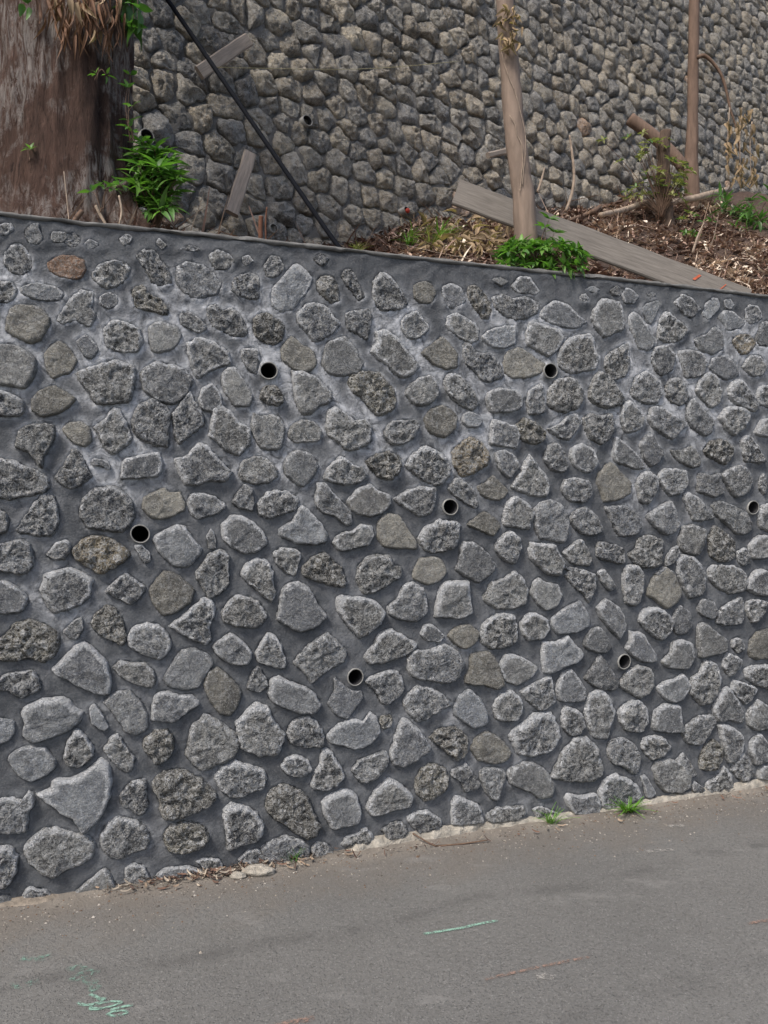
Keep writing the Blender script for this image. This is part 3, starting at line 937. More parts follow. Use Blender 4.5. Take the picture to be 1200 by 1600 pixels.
def rgba(t, n): return np.tile(np.array([*t, 1.0]), (n, 1))
jv, jf, jr, jc, jp = [], [], [], [], []
def join_in(vs, fs, rim, tint, pit, origin):
    b0 = len(jv)
    jv.extend([v - origin for v in vs]); jf.extend([tuple(b0 + k for k in f) for f in fs])
    jr.extend(rim); jc.append(rgba(tint, len(vs))); jp.extend([pit] * len(vs))
for rank, k in enumerate(order):
    A, vs, fs, rim, tint, c, rough = built[k]
    pit = max(0.0, min(1.0, (rough - 0.45) * 1.4))
    if rank < N_SINGLE:
        o0 = wall1(c[0], c[1], 0)
        me = mesh_from("stone", [v - o0 for v in vs], fs, M_STONE, True, rgba(tint, len(vs)), {"rim": rim, "pit": [pit] * len(vs)})
        obj("stone", me, front_wall, o0 - FW)
    else:
        join_in(vs, fs, rim, tint, pit, FW)
for i, poly in enumerate(ext_polys):
    rr = random.Random(5000 + i)
    size = math.sqrt(abs(area_centroid(poly)[0]))
    if size < 0.06: continue
    vs, fs, rim, c, A = stone_geo(poly, 0.016 + size * 0.19, 5000 + i, 18, [1.05, 1, .93, .8, .58, .3], wall1, rr.uniform(.5, 1.1), 0.07)
    join_in(vs, fs, np.array(rim) * rr.uniform(.4, 1), np.array(rr.choice(TINTS[''])) * rr.uniform(.86, 1.16), 0.5, FW)
    allpoly.append(catmull(poly, 20))
obj("small_stones", mesh_from("small_stones", jv, jf, M_STONE, True, np.vstack(jc), {"rim": jr, "pit": jp}), front_wall, (0, 0, 0), kind="stuff")

# the mortar face: a relief that laps up to every stone
def build_mortar():
    S = np.concatenate([np.arange(-4.2, s_lo - 0.1, 0.05), np.arange(s_lo - 0.1, s_hi + 0.14, 0.0115), np.arange(s_hi + 0.14, 6.5, 0.05)])
    Z = np.concatenate([[-0.15], np.linspace(-0.04, WALL_TOP, 236)])
    GS, GZ = np.meshgrid(S, Z, indexing='ij')
    D = np.full(GS.shape, 0.5)
    for P in allpoly:
        lo, hi = P.min(0) - 0.09, P.max(0) + 0.09
        i0, i1 = np.searchsorted(S, lo[0]), np.searchsorted(S, hi[0])
        k0, k1 = np.searchsorted(Z, lo[1]), np.searchsorted(Z, hi[1])
        if i1 <= i0 or k1 <= k0: continue
        q = np.stack([GS[i0:i1, k0:k1], GZ[i0:i1, k0:k1]], -1)[:, :, None, :]
        a = P[None, None]; b = np.roll(P, -1, 0)[None, None]
        ab = b - a; t = np.clip(((q - a) * ab).sum(-1) / ((ab ** 2).sum(-1) + 1e-12), 0, 1)
        dist = np.sqrt((((a + ab * t[..., None]) - q) ** 2).sum(-1)).min(-1)
        yi, yj = P[:, 1], np.roll(P[:, 1], -1); xi, xj = P[:, 0], np.roll(P[:, 0], -1)
        qx, qy = q[..., 0], q[..., 1]
        cross = ((yi > qy) != (yj > qy)) & (qx < (xj - xi) * (qy - yi) / (yj - yi + 1e-12) + xi)
        inside = cross.sum(-1) % 2 == 1
        D[i0:i1, k0:k1] = np.minimum(D[i0:i1, k0:k1], np.where(inside, -dist, dist))
    n_i, n_k = GS.shape
    H = np.zeros(GS.shape); SM = np.zeros(GS.shape)
    for i in range(n_i):
        for k in range(n_k):
            s, z, d = S[i], Z[k], D[i, k]
            p = Vector((s, z, 0))
            a = noise.fractal(p * 4.0, 1.0, 2.0, 3)
            b = noise.fractal(p * 22.0, 0.9, 2.0, 3)
            lap = math.exp(-max(d, 0) / 0.016)
            top = min(1.0, max(0.0, (z - 2.12) / 0.35))
            h = 0.004 * a + 0.0026 * b + 0.005 * lap * (0.4 + 1.2 * b) - 0.005
            if d < 0: h -= 0.03 * min(1.0, -d / 0.012)
            # lumpy, badly struck mortar in the top band
            h += top * (0.008 * noise.fractal(p * 11, 0.75, 2.1, 5) + 0.003 + 0.006 * lap)
            if z > WALL_TOP - 0.012: h -= 0.006
            H[i, k] = h
            region = 0.13 + 0.90 * math.exp(-((z - 2.12) / 0.40) ** 2) + 0.28 * max(0, noise.noise(p * 1.1 + Vector((4, 7, 0))))
            cloud = max(0.0, noise.fractal(p * 3.1 + Vector((11, 3, 5)), 1.0, 2.0, 3) + 0.12)
            topcut = 1.0 - min(1.0, max(0.0, (z - 2.50) / 0.12))
            SM[i, k] = min(1.0, (math.exp(-max(d, 0) / 0.012) * 0.9 + math.exp(-max(d, 0) / 0.05) * cloud * 2.1) * region * 1.4) * (0.25 + 0.75 * topcut)
    # openings for the drain pipes
    dead = np.zeros(GS.shape, bool)
    for (px, py) in PIPES:
        cs, cz = pix_wall1(px, py)
        dx, dz = GS - cs, GZ - cz
        dd = np.hypot(dx, dz)
        dead |= dd < 0.026
        mv = (dd >= 0.026) & (dd < PIPE_R)
        k = np.where(mv, (PIPE_R - 0.0015) / np.maximum(dd, 1e-6), 1.0)
        GS = cs + dx * k; GZ = cz + dz * k
        collar = np.exp(-np.maximum(dd - PIPE_R, 0) / 0.014)
        H = H + 0.014 * collar * (dd < 0.1)
    base = wall1(0, 0) - FW
    n = GS.size
    V = np.array(base)[None] + GS.reshape(-1, 1) * np.array(D1)[None] + H.reshape(-1, 1) * np.array(N1)[None]
    V[:, 2] = GZ.reshape(-1)
    top = GZ.reshape(-1) > WALL_TOP - 1e-6
    wob = np.array([noise.noise(Vector((x * 2.2, 0, 9))) * 0.006 + noise.noise(Vector((x * 17, 0, 9))) * 0.004 for x in GS.reshape(-1)[top]])
    V[top, 2] += wob
    I = np.arange(n).reshape(n_i, n_k)
    ok = ~(dead[:-1, :-1] | dead[1:, :-1] | dead[1:, 1:] | dead[:-1, 1:])
    Q = np.stack([I[:-1, :-1], I[1:, :-1], I[1:, 1:], I[:-1, 1:]], -1)[ok]
    me = bpy.data.meshes.new("mortar_joints")
    me.vertices.add(n); me.vertices.foreach_set("co", V.astype(np.float32).ravel())
    me.loops.add(Q.size); me.loops.foreach_set("vertex_index", Q.astype(np.int32).ravel())
    me.polygons.add(len(Q)); me.polygons.foreach_set("loop_start", np.arange(0, Q.size, 4, dtype=np.int32))
    me.polygons.foreach_set("use_smooth", np.ones(len(Q), bool))
    at = me.attributes.new("smear", 'FLOAT', 'POINT'); at.data.foreach_set("value", SM.astype(np.float32).ravel())
    me.materials.append(M_MORTAR)
    me.update(calc_edges=True); me.validate()
    obj("mortar_joints", me, front_wall, (0, 0, 0))
build_mortar()

# concrete cap along the top with an uneven lip, and the body behind the face
def build_cap():
    S = np.arange(-4.2, 6.5, 0.03)
    prof = [(-0.006, -0.016), (0.003, -0.014), (0.007, -0.009), (0.006, -0.002), (-0.002, 0.003), (-0.03, 0.006), (-0.12, 0.010), (-0.22, 0.008), (-0.32, 0.004), (-0.325, -0.25)]
    vs, fs = [], []
    for s in S:
        for k, (h, z) in enumerate(prof):
            e = noise.noise(Vector((s * 9, k * .7, 4))) * 0.007 + noise.noise(Vector((s * 40, k, 8))) * 0.005
            lip = 1.0 if noise.noise(Vector((s * 3.5, 2, 2))) > -0.25 else 0.55
            vs.append(wall1(s, WALL_TOP + z * (lip if k < 3 else 1) + e + noise.noise(Vector((s * 1.1, 5, 1))) * 0.006, h + e * .8 * (k < 5)) - FW)
    K = len(prof)
    for i in range(len(S) - 1):
        for k in range(K - 1):
            a = i * K + k
            fs.append((a, a + K, a + K + 1, a + 1))
    obj("wall_cap", mesh_from("wall_cap", vs, fs, M_CAPC), front_wall, (0, 0, 0))
    c = [wall1(s, z, h) - FW for s in (-4.2, 6.47) for h in (-0.27, -0.315) for z in (-0.2, WALL_TOP - 0.05)]
    obj("wall_core", mesh_from("wall_core", c, [(0, 1, 5, 4), (2, 6, 7, 3), (0, 4, 6, 2), (1, 3, 7, 5), (0, 2, 3, 1), (4, 5, 7, 6)], M_MORTAR2, False), front_wall, (0, 0, 0))
build_cap()

def tube_pipe(parent, base, frame, cs, cz, r, proud, name="drain_pipe", th=0.0055, depth=0.24):
    n = 40
    rings = [(r, -0.03), (r, proud), (r - th * .5, proud + 0.001), (r - th, proud - 0.001), (r - th, -0.06), (r - th, -depth)]
    vs, fs = [], []
    rr = random.Random(int(cs * 1000))
    cut = rr.uniform(-.06, .06)
    for (q, h) in rings:
        for i in range(n):
            a = 2 * math.pi * i / n
            q2 = q * (1 + .03 * math.sin(2 * a + cs * 9) + .025 * noise.noise(Vector((math.cos(a) * 2, math.sin(a) * 2, cs * 7))))
            vs.append(frame(cs + q2 * math.cos(a), cz + q2 * math.sin(a), h + (cut * q * math.cos(a) if h > -0.01 else 0)) - base)
    for k in range(len(rings) - 1):
        for i in range(n):
            j = (i + 1) % n
            fs.append((k * n + i, k * n + j, (k + 1) * n + j, (k + 1) * n + i))
    fs.append(tuple((len(rings) - 1) * n + i for i in range(n)))
    me = mesh_from(name, vs, fs, M_PVC)
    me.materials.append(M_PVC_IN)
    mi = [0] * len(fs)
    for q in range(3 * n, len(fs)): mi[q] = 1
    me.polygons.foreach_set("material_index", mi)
    return obj(name, me, parent, (0, 0, 0))
for (px, py) in PIPES:
    cs, cz = pix_wall1(px, py)
    tube_pipe(front_wall, FW, wall1, cs, cz, PIPE_R, 0.017)

# ---------------------------------------------------------------- upper rubble wall
upper_wall = empty("rubble_retaining_wall", wall2(1.5, 3.0), "upper rubble retaining wall of closely packed fieldstones receding behind the bank", "wall")
UW = Vector(upper_wall.location)
def top2(t): return 6.6 + 0.30 * (t + 4)
def build_upper():
    r = random.Random(11)
    seeds = []
    t0, t1 = -3.6, 10.5
    row = 0; z = 2.6
    while z < 11.2:
        hrow = r.uniform(0.135, 0.185)
        t = t0 + r.uniform(0, .2)
        while t < t1:
            w = r.choice((0.12, 0.15, 0.18, 0.21, 0.25, 0.29)) * r.uniform(.9, 1.1)
            zz = z + 0.04 * noise.noise(Vector((t * .8, row * 3.1, 0))) + r.uniform(-.042, .042)
            if base2(t) - 0.25 < zz < top2(t) - .1 and not (t < -1.6 and zz > 6.4):
                seeds.append((t + w / 2 + r.uniform(-.03, .03), zz))
            t += w
        z += hrow; row += 1
    cells = voronoi_cells(seeds, 0.010, r, 14, 0.2)
    polys = []
    for P in cells:
        A, c = area_centroid(P)
        if abs(A) < 0.006: continue
        p = wall2(c[0], c[1]); x, y, d = project(p)
        seen = (-60 < x < 1260 and -60 < y < 470)
        vis = abs(A) / d ** 2 if (seen and y < 333 + .1075 * x + 10 and not (x < 170)) else 0
        polys.append((vis, seen, P, A, c, d))
    polys.sort(key=lambda q: -q[0])
    jv, jf, jr, jc = [], [], [], []
    for k, (vis, seen, P, A, c, d) in enumerate(polys):
        rr = random.Random(20000 + k)
        size = math.sqrt(abs(A))
        near = d < 7.0 and seen
        M = 26 if near else (18 if seen else 11)
        rad = [1.12, 1.06, 1.0, .95, .87, .74, .56, .34, .15] if near else ([1.1, 1.0, .92, .76, .5, .22] if seen else [1.1, 1.0, .8, .4])
        H = 0.032 + size * rr.uniform(0.14, 0.40)
        vs, fs, rim, c, A = stone_geo(P, H, 20000 + k, M, rad, lambda t, z, h: wall2(t, z, h), rr.uniform(1.0, 1.7), 0.16, 0.85, 2.9, 0.05, rr.uniform(.28, .5))
        u = rr.random()
        col = (0.190, 0.184, 0.174) if u < .45 else ((0.205, 0.186, 0.158) if u < .72 else ((0.140, 0.141, 0.145) if u < .9 else (0.250, 0.232, 0.200)))
        if rr.random() < .012: col = (0.235, 0.165, 0.12)
        tint = np.array(col) * np.array((1.84, 1.74, 1.58)) * rr.uniform(.72, 1.28)
        rim = np.array(rim) * 0.35
        if k < 296 and vis > 0:
            o0 = wall2(c[0], c[1])
            me = mesh_from("stone", [v - o0 for v in vs], fs, M_STONE2, True, rgba(tint, len(vs)), {"rim": rim, "pit": [.4] * len(vs)})
            obj("stone", me, upper_wall, o0 - UW)
        else:
            b0 = len(jv)
            jv.extend([v - UW for v in vs]); jf.extend([tuple(b0 + q for q in f) for f in fs]); jr.extend(rim); jc.append(rgba(tint, len(vs)))
    obj("small_stones", mesh_from("upper_small_stones", jv, jf, M_STONE2, True, np.vstack(jc), {"rim": jr, "pit": [.4] * len(jv)}), upper_wall, (0, 0, 0), kind="stuff")
    # rough mortar bed behind the stones
    T = np.arange(-4.0, 16.5, 0.06); K = 90
    vs, fs = [], []
    for i, t in enumerate(T):
        zb, zt = base2(t) - 0.5, top2(t)
        for k in range(K):
            z = zb + (zt - zb) * k / (K - 1)
            p = Vector((t * 9, z * 9, 0))
            vs.append(wall2(t, z, 0.008 + 0.045 * noise.fractal(p, .8, 2.1, 3)) - UW)
    for i in range(len(T) - 1):
        for k in range(K - 1):
            a = i * K + k
            fs.append((a, a + K, a + K + 1, a + 1))
    n0 = len(vs)
    for i, t in enumerate(T):                      # flat top and back
        vs.append(wall2(t, top2(t), -0.6) - UW); vs.append(wall2(t, base2(t) - .5, -0.9) - UW)
    for i in range(len(T) - 1):
        a, b_ = i * K + K - 1, (i + 1) * K + K - 1
        q = n0 + 2 * i
        fs.append((a, b_, q + 2, q)); fs.append((q, q + 2, q + 3, q + 1))
    obj("mortar_bed", mesh_from("mortar_bed", vs, fs, M_MORTAR2), upper_wall, (0, 0, 0))
build_upper()

def pix_wall2(px, py, h=0.0):
    r = ray(px, py); lo, hi = 1.0, 25.0
    for _ in range(50):
        m = (lo + hi) / 2; p = CAM + r * m
        side = (p - Q0).dot(N2) + (p.z - 3.2) * BATTER - h
        if side > 0: lo = m
        else: hi = m
    p = CAM + r * lo
    return (p - Q0).dot(D2), p.z, p
for (px, py, rr_) in ((478, 190, .040), (228, 215, .046), (425, 358, .032)):
    t, z, _ = pix_wall2(px, py, 0.05)
    tube_pipe(upper_wall, UW, wall2, t, z, rr_, 0.075, depth=0.0)
t, z, pcap = pix_wall2(634, 328, 0.09)
oc = tube_pipe(upper_wall, UW, wall2, t, z, .026, 0.10, depth=0.0)
M_RED = simple("red_plastic", (0.30, 0.035, 0.02), 0.5, 0.3, 20, 0.2, 0.002)
def ball_geo(c, r, seed, sq=(1, 1, 1), nu=10, nv=7, amp=0.2):
    vs, fs = [], []
    off = Vector((seed * 3.7, seed * 1.3, seed))
    for j in range(nv + 1):
        th = math.pi * j / nv
        for i in range(nu):
            a = 2 * math.pi * i / nu
            d = Vector((math.sin(th) * math.cos(a), math.sin(th) * math.sin(a), math.cos(th)))
            k = r * (1 + amp * noise.noise(d * 1.6 + off) + amp * .5 * noise.noise(d * 4 + off))
            vs.append(Vector(c) + Vector((d.x * sq[0], d.y * sq[1], d.z * sq[2])) * k)
    for j in range(nv):
        for i in range(nu):
            q = (i + 1) % nu
            fs.append((j * nu + i, (j + 1) * nu + i, (j + 1) * nu + q, j * nu + q))
    return vs, fs
_v, _f = ball_geo(wall2(t, z - .012, .112) - UW, 0.019, 4)
obj("pipe_plug", mesh_from("pipe_plug", _v, _f, M_RED), oc, (0, 0, 0))

# ---------------------------------------------------------------- earth bank between the walls
def build_bank():
    S = np.arange(-4.2, 6.5, 0.06); K = 60
    vs, fs = [], []
    for s in S:
        a = wall1(s, 0, -0.285)
        # walk straight back from the front wall until the upper wall is met
        w = -N1
        k = (Q0 - a).dot(N2) / w.dot(N2)
        k = max(0.05, k + 0.5)
        for j in range(K):
            f = (j / (K - 1)) ** 1.4
            p = a + w * (k * f)
            vs.append((p.x, p.y, bank_z(p.x, p.y)))
    for i in range(len(S) - 1):
        for j in range(K - 1):
            a = i * K + j
            fs.append((a, a + K, a + K + 1, a + 1))
    o = obj("earth_bank", mesh_from("earth_bank", vs, fs, M_SOIL), kind="structure")
    o["label"] = "dark brown soil bank sloping up between the two stone walls"
    o["category"] = "ground"
build_bank()

# ---------------------------------------------------------------- generic round limbs
def limb_geo(pts, radii, n=12, seed=0, amp=0.06, sub=6, freq=6.0, cap=True):
    P = [Vector(p) for p in pts]
    path, rad = [], []
    for i in range(len(P) - 1):
        p0, p1, p2, p3 = P[max(i - 1, 0)], P[i], P[i + 1], P[min(i + 2, len(P) - 1)]
        for q in range(sub):
            u = q / sub
            m1, m2 = (p2 - p0) * .5, (p3 - p1) * .5
            path.append(p1 * (2*u**3 - 3*u**2 + 1) + m1 * (u**3 - 2*u**2 + u) + p2 * (-2*u**3 + 3*u**2) + m2 * (u**3 - u**2))
            rad.append(radii[i] + (radii[i + 1] - radii[i]) * u)
    path.append(P[-1]); rad.append(radii[-1])
    vs, fs = [], []
    side = None
    for i, p in enumerate(path):
        d = (path[min(i + 1, len(path) - 1)] - path[max(i - 1, 0)]).normalized()
        if side is None:
            side = d.orthogonal().normalized()
        side = (side - d * side.dot(d)).normalized()
        up = d.cross(side)
        for k in range(n):
            a = 2 * math.pi * k / n
            v = side * math.cos(a) + up * math.sin(a)
            q = p + v * rad[i]
            r = rad[i] * (1 + amp * noise.fractal(q * freq + Vector((seed, seed, seed)), 0.9, 2, 3))
            vs.append(p + v * r)
    L = len(path)
    for i in range(L - 1):
        for k in range(n):
            j = (k + 1) % n
            fs.append((i * n + k, i * n + j, (i + 1) * n + j, (i + 1) * n + k))
    if cap:
        fs.append(tuple(reversed(range(n)))); fs.append(tuple((L - 1) * n + k for k in range(n)))
    return vs, fs

def limb(name, pts, radii, mat, parent=None, base=None, **kw):
    b = Vector(base) if base is not None else Vector(pts[0])
    vs, fs = limb_geo(pts, radii, **kw)
    o = obj(name, mesh_from(name, [v - b for v in vs], fs, mat), parent, (0, 0, 0) if parent is not None else b)
    return o

# ---------------------------------------------------------------- big tree at the left
def bark_material():
    m, t, b, _ = new_mat("stringy_red_bark"); g = G(t)
    p = g.pos()
    ps = g.scale(p, (1, 1, 0.30)); pf = g.scale(p, (1, 1, 0.19))
    n1 = g.noise(ps, 7, 7, 0.72, 1.2); n2 = g.noise(pf, 46, 7, 0.8, 0.8); n3 = g.noise(p, 2.6, 6, 0.7, 1.0)
    sep = g.n("ShaderNodeSeparateXYZ"); g.link(p, sep.inputs[0])
    c = g.mix(g.ramp(n1, 0.32, 0.68), (0.052, 0.030, 0.023), (0.18, 0.108, 0.082))
    c = g.mix(g.math('MULTIPLY', g.ramp(n2, 0.56, 0.70), 0.45), c, (0.17, 0.105, 0.08))
    # weathered pale patches
    pale = g.math('MULTIPLY', g.ramp(n3, 0.45, 0.56), g.ramp(n2, 0.45, 0.56))
    c = g.mix(g.math('MULTIPLY', pale, 0.85), c, (0.36, 0.325, 0.30))
    c = g.mix(g.math('MULTIPLY', g.ramp(n2, 0.46, 0.34), 0.8), c, (0.018, 0.012, 0.010))
    g.link(c, b.inputs["Base Color"]); b.inputs["Roughness"].default_value = 0.92
    g.link(g.bump(g.math('ADD', g.math('MULTIPLY', n1, .8), g.math('MULTIPLY', n2, .9)), 1.0, 0.06), b.inputs["Normal"])
    return m
M_BARK = bark_material()
TB = Vector((-1.555, 3.80, 2.66))
big_tree = empty("tree", TB, "thick tree trunk with stringy red-brown bark standing on the wall edge", "tree")
def build_big_trunk():
    n, L = 120, 130
    vs, fs = [], []
    for i in range(L):
        u = i / (L - 1)
        z = -0.25 + u * 3.6
        r0 = 0.288 + 0.16 * math.exp(-max(z, 0) / 0.22) + 0.012 * z
        for k in range(n):
            a = 2 * math.pi * k / n
            ca, sa = math.cos(a), math.sin(a)
            q = Vector((ca * 2.0, sa * 2.0, z * 0.32))
            r = r0 * (1 + 0.07 * noise.noise(q * 0.9) + 0.07 * noise.fractal(q * 3, .9, 2, 3))
            ridge = abs(noise.noise(Vector((ca * 7, sa * 7, z * 0.7)))) 
            r -= 0.030 * (0.25 - ridge) * 1.2
            r += 0.016 * noise.fractal(Vector((ca * 14, sa * 14, z * 3.2)), .8, 2, 4)
            # buttress roots
            for ra, rs in ((-0.35, 0.42), (-1.4, 0.12), (-2.5, 0.12), (0.9, 0.15)):
                da = math.atan2(math.sin(a - ra), math.cos(a - ra))
                r += rs * math.exp(-(da / 0.22) ** 2) * math.exp(-max(z, -0.1) / 0.17) * 0.8
            vs.append(Vector((ca * r + 0.015 * z, sa * r * 0.95, z)))
    for i in range(L - 1):
        for k in range(n):
            j = (k + 1) % n
            fs.append((i * n + k, i * n + j, (i + 1) * n + j, (i + 1) * n + k))
    obj("trunk", mesh_from("trunk", vs, fs, M_BARK), big_tree, (0, 0, 0))
    # the boughs that carry on above the picture
    for k, (dx, dy, dz, r) in enumerate(((-.9, .2, 1.5, .17), (.7, .5, 1.7, .16), (.1, -.5, 1.9, .13))):
        vs, fs = limb_geo([(0.05, 0, 3.1), (dx * .4, dy * .4, 3.1 + dz * .5), (dx, dy, 3.1 + dz)], [.24, r, r * .6], 16, k, 0.1)
        obj("bough", mesh_from("bough", vs, fs, M_BARK), big_tree, (0, 0, 0))
build_big_trunk()
rk = random.Random(41)
for pts, r_ in (([(190, 285), (202, 318), (222, 345), (230, 362)], .026), ([(186, 306), (190, 330), (186, 352)], .005), ([(100, 268), (104, 305), (108, 348)], .0025),
                ([(150, 322), (158, 338), (166, 352)], .008), ([(128, 330), (120, 340), (112, 352)], .010), ([(60, 322), (50, 334), (42, 344)], .014), ([(205, 330), (214, 342), (236, 352)], .012), ([(20, 318), (12, 330), (2, 342)], .016)):
    P = []
    for x, y in pts:
        a_ = max(-.97, min(.97, (x - 103) / 104))
        P.append(at_y(x, y, TB.y - 0.30 * math.sqrt(1 - a_ * a_) - .035 - max(0, y - 310) * .0012))
    limb("root", P, [r_] * (len(P) - 1) + [r_ * .7], M_BARK if r_ > .02 else (M_STICK if rk.random() < .5 else M_STICK_DARK), big_tree, TB, n=9, seed=len(pts), amp=.25, sub=5)

# ---------------------------------------------------------------- leaves
def leaf_mesh(name, L, W, mat, droop=0.25, fold=0.18, n=6, shape=1.0, curl=0.0):
    vs, fs = [], []
    for i in range(n + 1):
        u = i / n
        w = W * .5 * (math.sin(math.pi * min(1, u ** (0.75 * shape) * 0.97 + 0.03)) ** 0.85) if 0 < i < n else 0.0012
        y = L * u
        z = -droop * L * u * u
        tw = curl * u
        for sx in (-1, 0, 1):
            x = sx * w
            zz = z + abs(sx) * w * fold * 2
            vs.append((x * math.cos(tw) - (zz - z) * math.sin(tw), y, z + (zz - z) * math.cos(tw) + x * math.sin(tw)))
    for i in range(n):
        a = i * 3
        fs += [(a, a + 1, a + 4, a + 3), (a + 1, a + 2, a + 5, a + 4)]
    return mesh_from(name, vs, fs, mat)

def put_leaf(me, parent, pos, direc, rr, sc=1.0, name="leaf", roll=0.5):
    q = Vector(direc).normalized().to_track_quat('Y', 'Z') @ Quaternion((0, 1, 0), rr.uniform(-roll, roll))
    o = bpy.data.objects.new(name, me); COL.objects.link(o); o.parent = parent
    o.rotation_mode = 'QUATERNION'; o.rotation_quaternion = q
    o.location = pos; s = sc * rr.uniform(.75, 1.2); o.scale = (s, s, s)
    return o

def whorl(parent, pos, axis, meshes, n, rr, sc=1.0, open_=0.9, name="leaf"):
    axis = Vector(axis).normalized(); a = axis.orthogonal().normalized(); b = axis.cross(a)
    a0 = rr.uniform(0, 6.28)
    for k in range(n):
        an = a0 + 6.283 * k / n + rr.uniform(-.3, .3)
        d = (a * math.cos(an) + b * math.sin(an)) * open_ + axis * rr.uniform(.2, .8)
        put_leaf(rr.choice(meshes), parent, Vector(pos) + d * 0.006, d, rr, sc, name)

L_LANCE = [leaf_mesh("lance_leaf", .105, .026, M_LEAF, d, f, 6, 1.0, c) for d, f, c in ((.2, .2, 0), (.45, .15, .4), (.05, .25, -.3))]
L_LANCE_D = [leaf_mesh("lance_leaf_dark", .10, .026, M_LEAF_DARK, d, f) for d, f in ((.3, .2), (.5, .1))]
L_OVAL = [leaf_mesh("oval_leaf", .062, .024, M_LEAF, d, f) for d, f in ((.2, .2), (.45, .1))]
L_OVAL_D = [leaf_mesh("oval_leaf_dark", .062, .026, M_LEAF_DARK, d, f) for d, f in ((.2, .2), (.45, .1))]
L_BROAD = [leaf_mesh("broad_leaf", .12, .07, M_LEAF_DARK, d, .12, 7, .8) for d in (.25, .5)]
L_YEL = [leaf_mesh("yellow_leaf", .07, .03, M_LEAF_YEL, d, .2) for d in (.2, .6)]
L_DRY = [leaf_mesh("curled_dry_leaf", .10, .036, M_LEAF_DRY, d, f, 6, 1, c) for d, f, c in ((.5, .5, .8), (.8, .6, -1.0), (.3, .8, 1.4))]
L_RUST = [leaf_mesh("curled_rust_leaf", .12, .015, M_LEAF_RUST, d, f, 6, 1, c) for d, f, c in ((.3, .5, .8), (.5, .6, -1.0))]

def stem_part(parent, base, pts, r, mat=None):
    vs, fs = limb_geo(pts, [r] * (len(pts) - 1) + [r * .5], 6, 1, 0.05, 4)
    obj("stem", mesh_from("stem", [v - base for v in vs], fs, mat or M_STICK_DARK), parent, (0, 0, 0))

def px_plant(name, label, cat, base_px, Y, tops, meshes, n, sc, rr, open_=.9, group=None, stem_r=.004, yj=.10, mat=None, base_pt=None):
    base = base_pt if base_pt is not None else at_y(*base_px, Y)
    root = empty(name, base, label, cat, group)
    for (x, y) in tops:
        p = at_y(x, y, Y + rr.uniform(-yj, yj))
        mid = base.lerp(p, .5) + Vector((rr.uniform(-.02, .02), rr.uniform(-.02, .02), .02))
        stem_part(root, base, [base + Vector((rr.uniform(-.02, .02), 0, -.02)), mid, p], stem_r, mat)
        ax = (p - base).normalized() + Vector((rr.uniform(-.3, .3), -.75, .25))
        whorl(root, p - base, ax, meshes, n, rr, sc, open_)
    return root

rr = random.Random(21)
px_plant("leafy_shrub", "bright green shrub with long narrow leaves at the right foot of the thick trunk", "shrub", (243, 352), 3.72,
         [(222, 222), (214, 240), (228, 232)] + [(244 + 33 * q * math.cos(a_), 286 + 52 * q * math.sin(a_)) for q, a_ in [(math.sqrt(rr.random()), rr.uniform(0, 6.28)) for _ in range(80)]],
         L_LANCE[:2] + L_OVAL + L_OVAL_D + L_LANCE_D[:1], 8, .90, rr, stem_r=.003)
px_plant("climbing_vine", "thin green vine climbing the right edge of the thick trunk", "vine", (207, 215), 3.62,
         [(204, 118), (199, 138), (207, 166), (202, 200), (209, 208), (205, 190)], L_OVAL + L_OVAL_D, 3, .75, rr, .8, stem_r=.002, yj=.03)
px_plant("hanging_leaves", "dark broad green leaves hanging beside the top of the thick trunk", "foliage", (212, -60), 3.68,
         [(200, -20), (212, -5), (204, 8), (216, 14), (208, 28), (198, 36), (212, 44), (206, -30)], L_BROAD, 4, .75, rr, .7, stem_r=.003)
px_plant("orchid_seedling", "small pale-leaved seedling rooted on the bark of the thick trunk", "plant", (152, 118), 3.46, [(150, 116), (166, 118)], L_OVAL, 4, .55, rr, 1, stem_r=.002, yj=.01)
px_plant("fern_sprig", "single dark leaf sprig high on the thick trunk", "plant", (40, -8), 3.46, [(38, 4), (44, 8)], L_BROAD, 2, .5, rr, 1, stem_r=.002, yj=.01)
px_plant("bark_weed", "little green weed growing low on the left of the thick trunk", "plant", (48, 244), 3.46, [(48, 234)], L_OVAL, 6, .6, rr, .6, stem_r=.002, yj=.01)
px_plant("root_weed", "dark green weed sprouting among the roots of the thick trunk", "plant", (160, 325), 3.44, [(143, 300), (165, 294), (178, 296), (188, 290)], L_OVAL_D + L_OVAL, 5, .8, rr, 1, stem_r=.002, yj=.03)
px_plant("edge_leaves", "dark leaves at the left edge of the thick trunk", "foliage", (-12, 200), 3.8, [(-2, 152), (4, 160), (0, 175), (-6, 100)], L_OVAL_D, 5, 1.0, rr, 1, stem_r=.003)

# dead leaves hanging from the trunk's top right
root = empty("dead_fern_fronds", at_y(140, -10, 3.42), "rust-brown dead leaves hanging over the top of the thick trunk", "dead foliage")
b0 = Vector(root.location)
for k in range(120):
    x = rr.triangular(40, 206, 150); y = rr.triangular(-25, max(12, 88 - abs(x - 165) * .55), -5)
    ang = (x - 103) / 100.0
    Y = TB.y - 0.30 * math.sqrt(max(0.0, 1 - min(1, ang * ang))) - rr.uniform(.01, .06)
    p = at_y(x, y, Y)
    put_leaf(rr.choice(L_RUST + L_RUST + L_RUST + L_DRY[:1]), root, p - b0, (rr.uniform(-.25, .25), rr.uniform(-.35, .0), -1), rr, rr.uniform(.6, 1.1), "dry_leaf", 1.5)

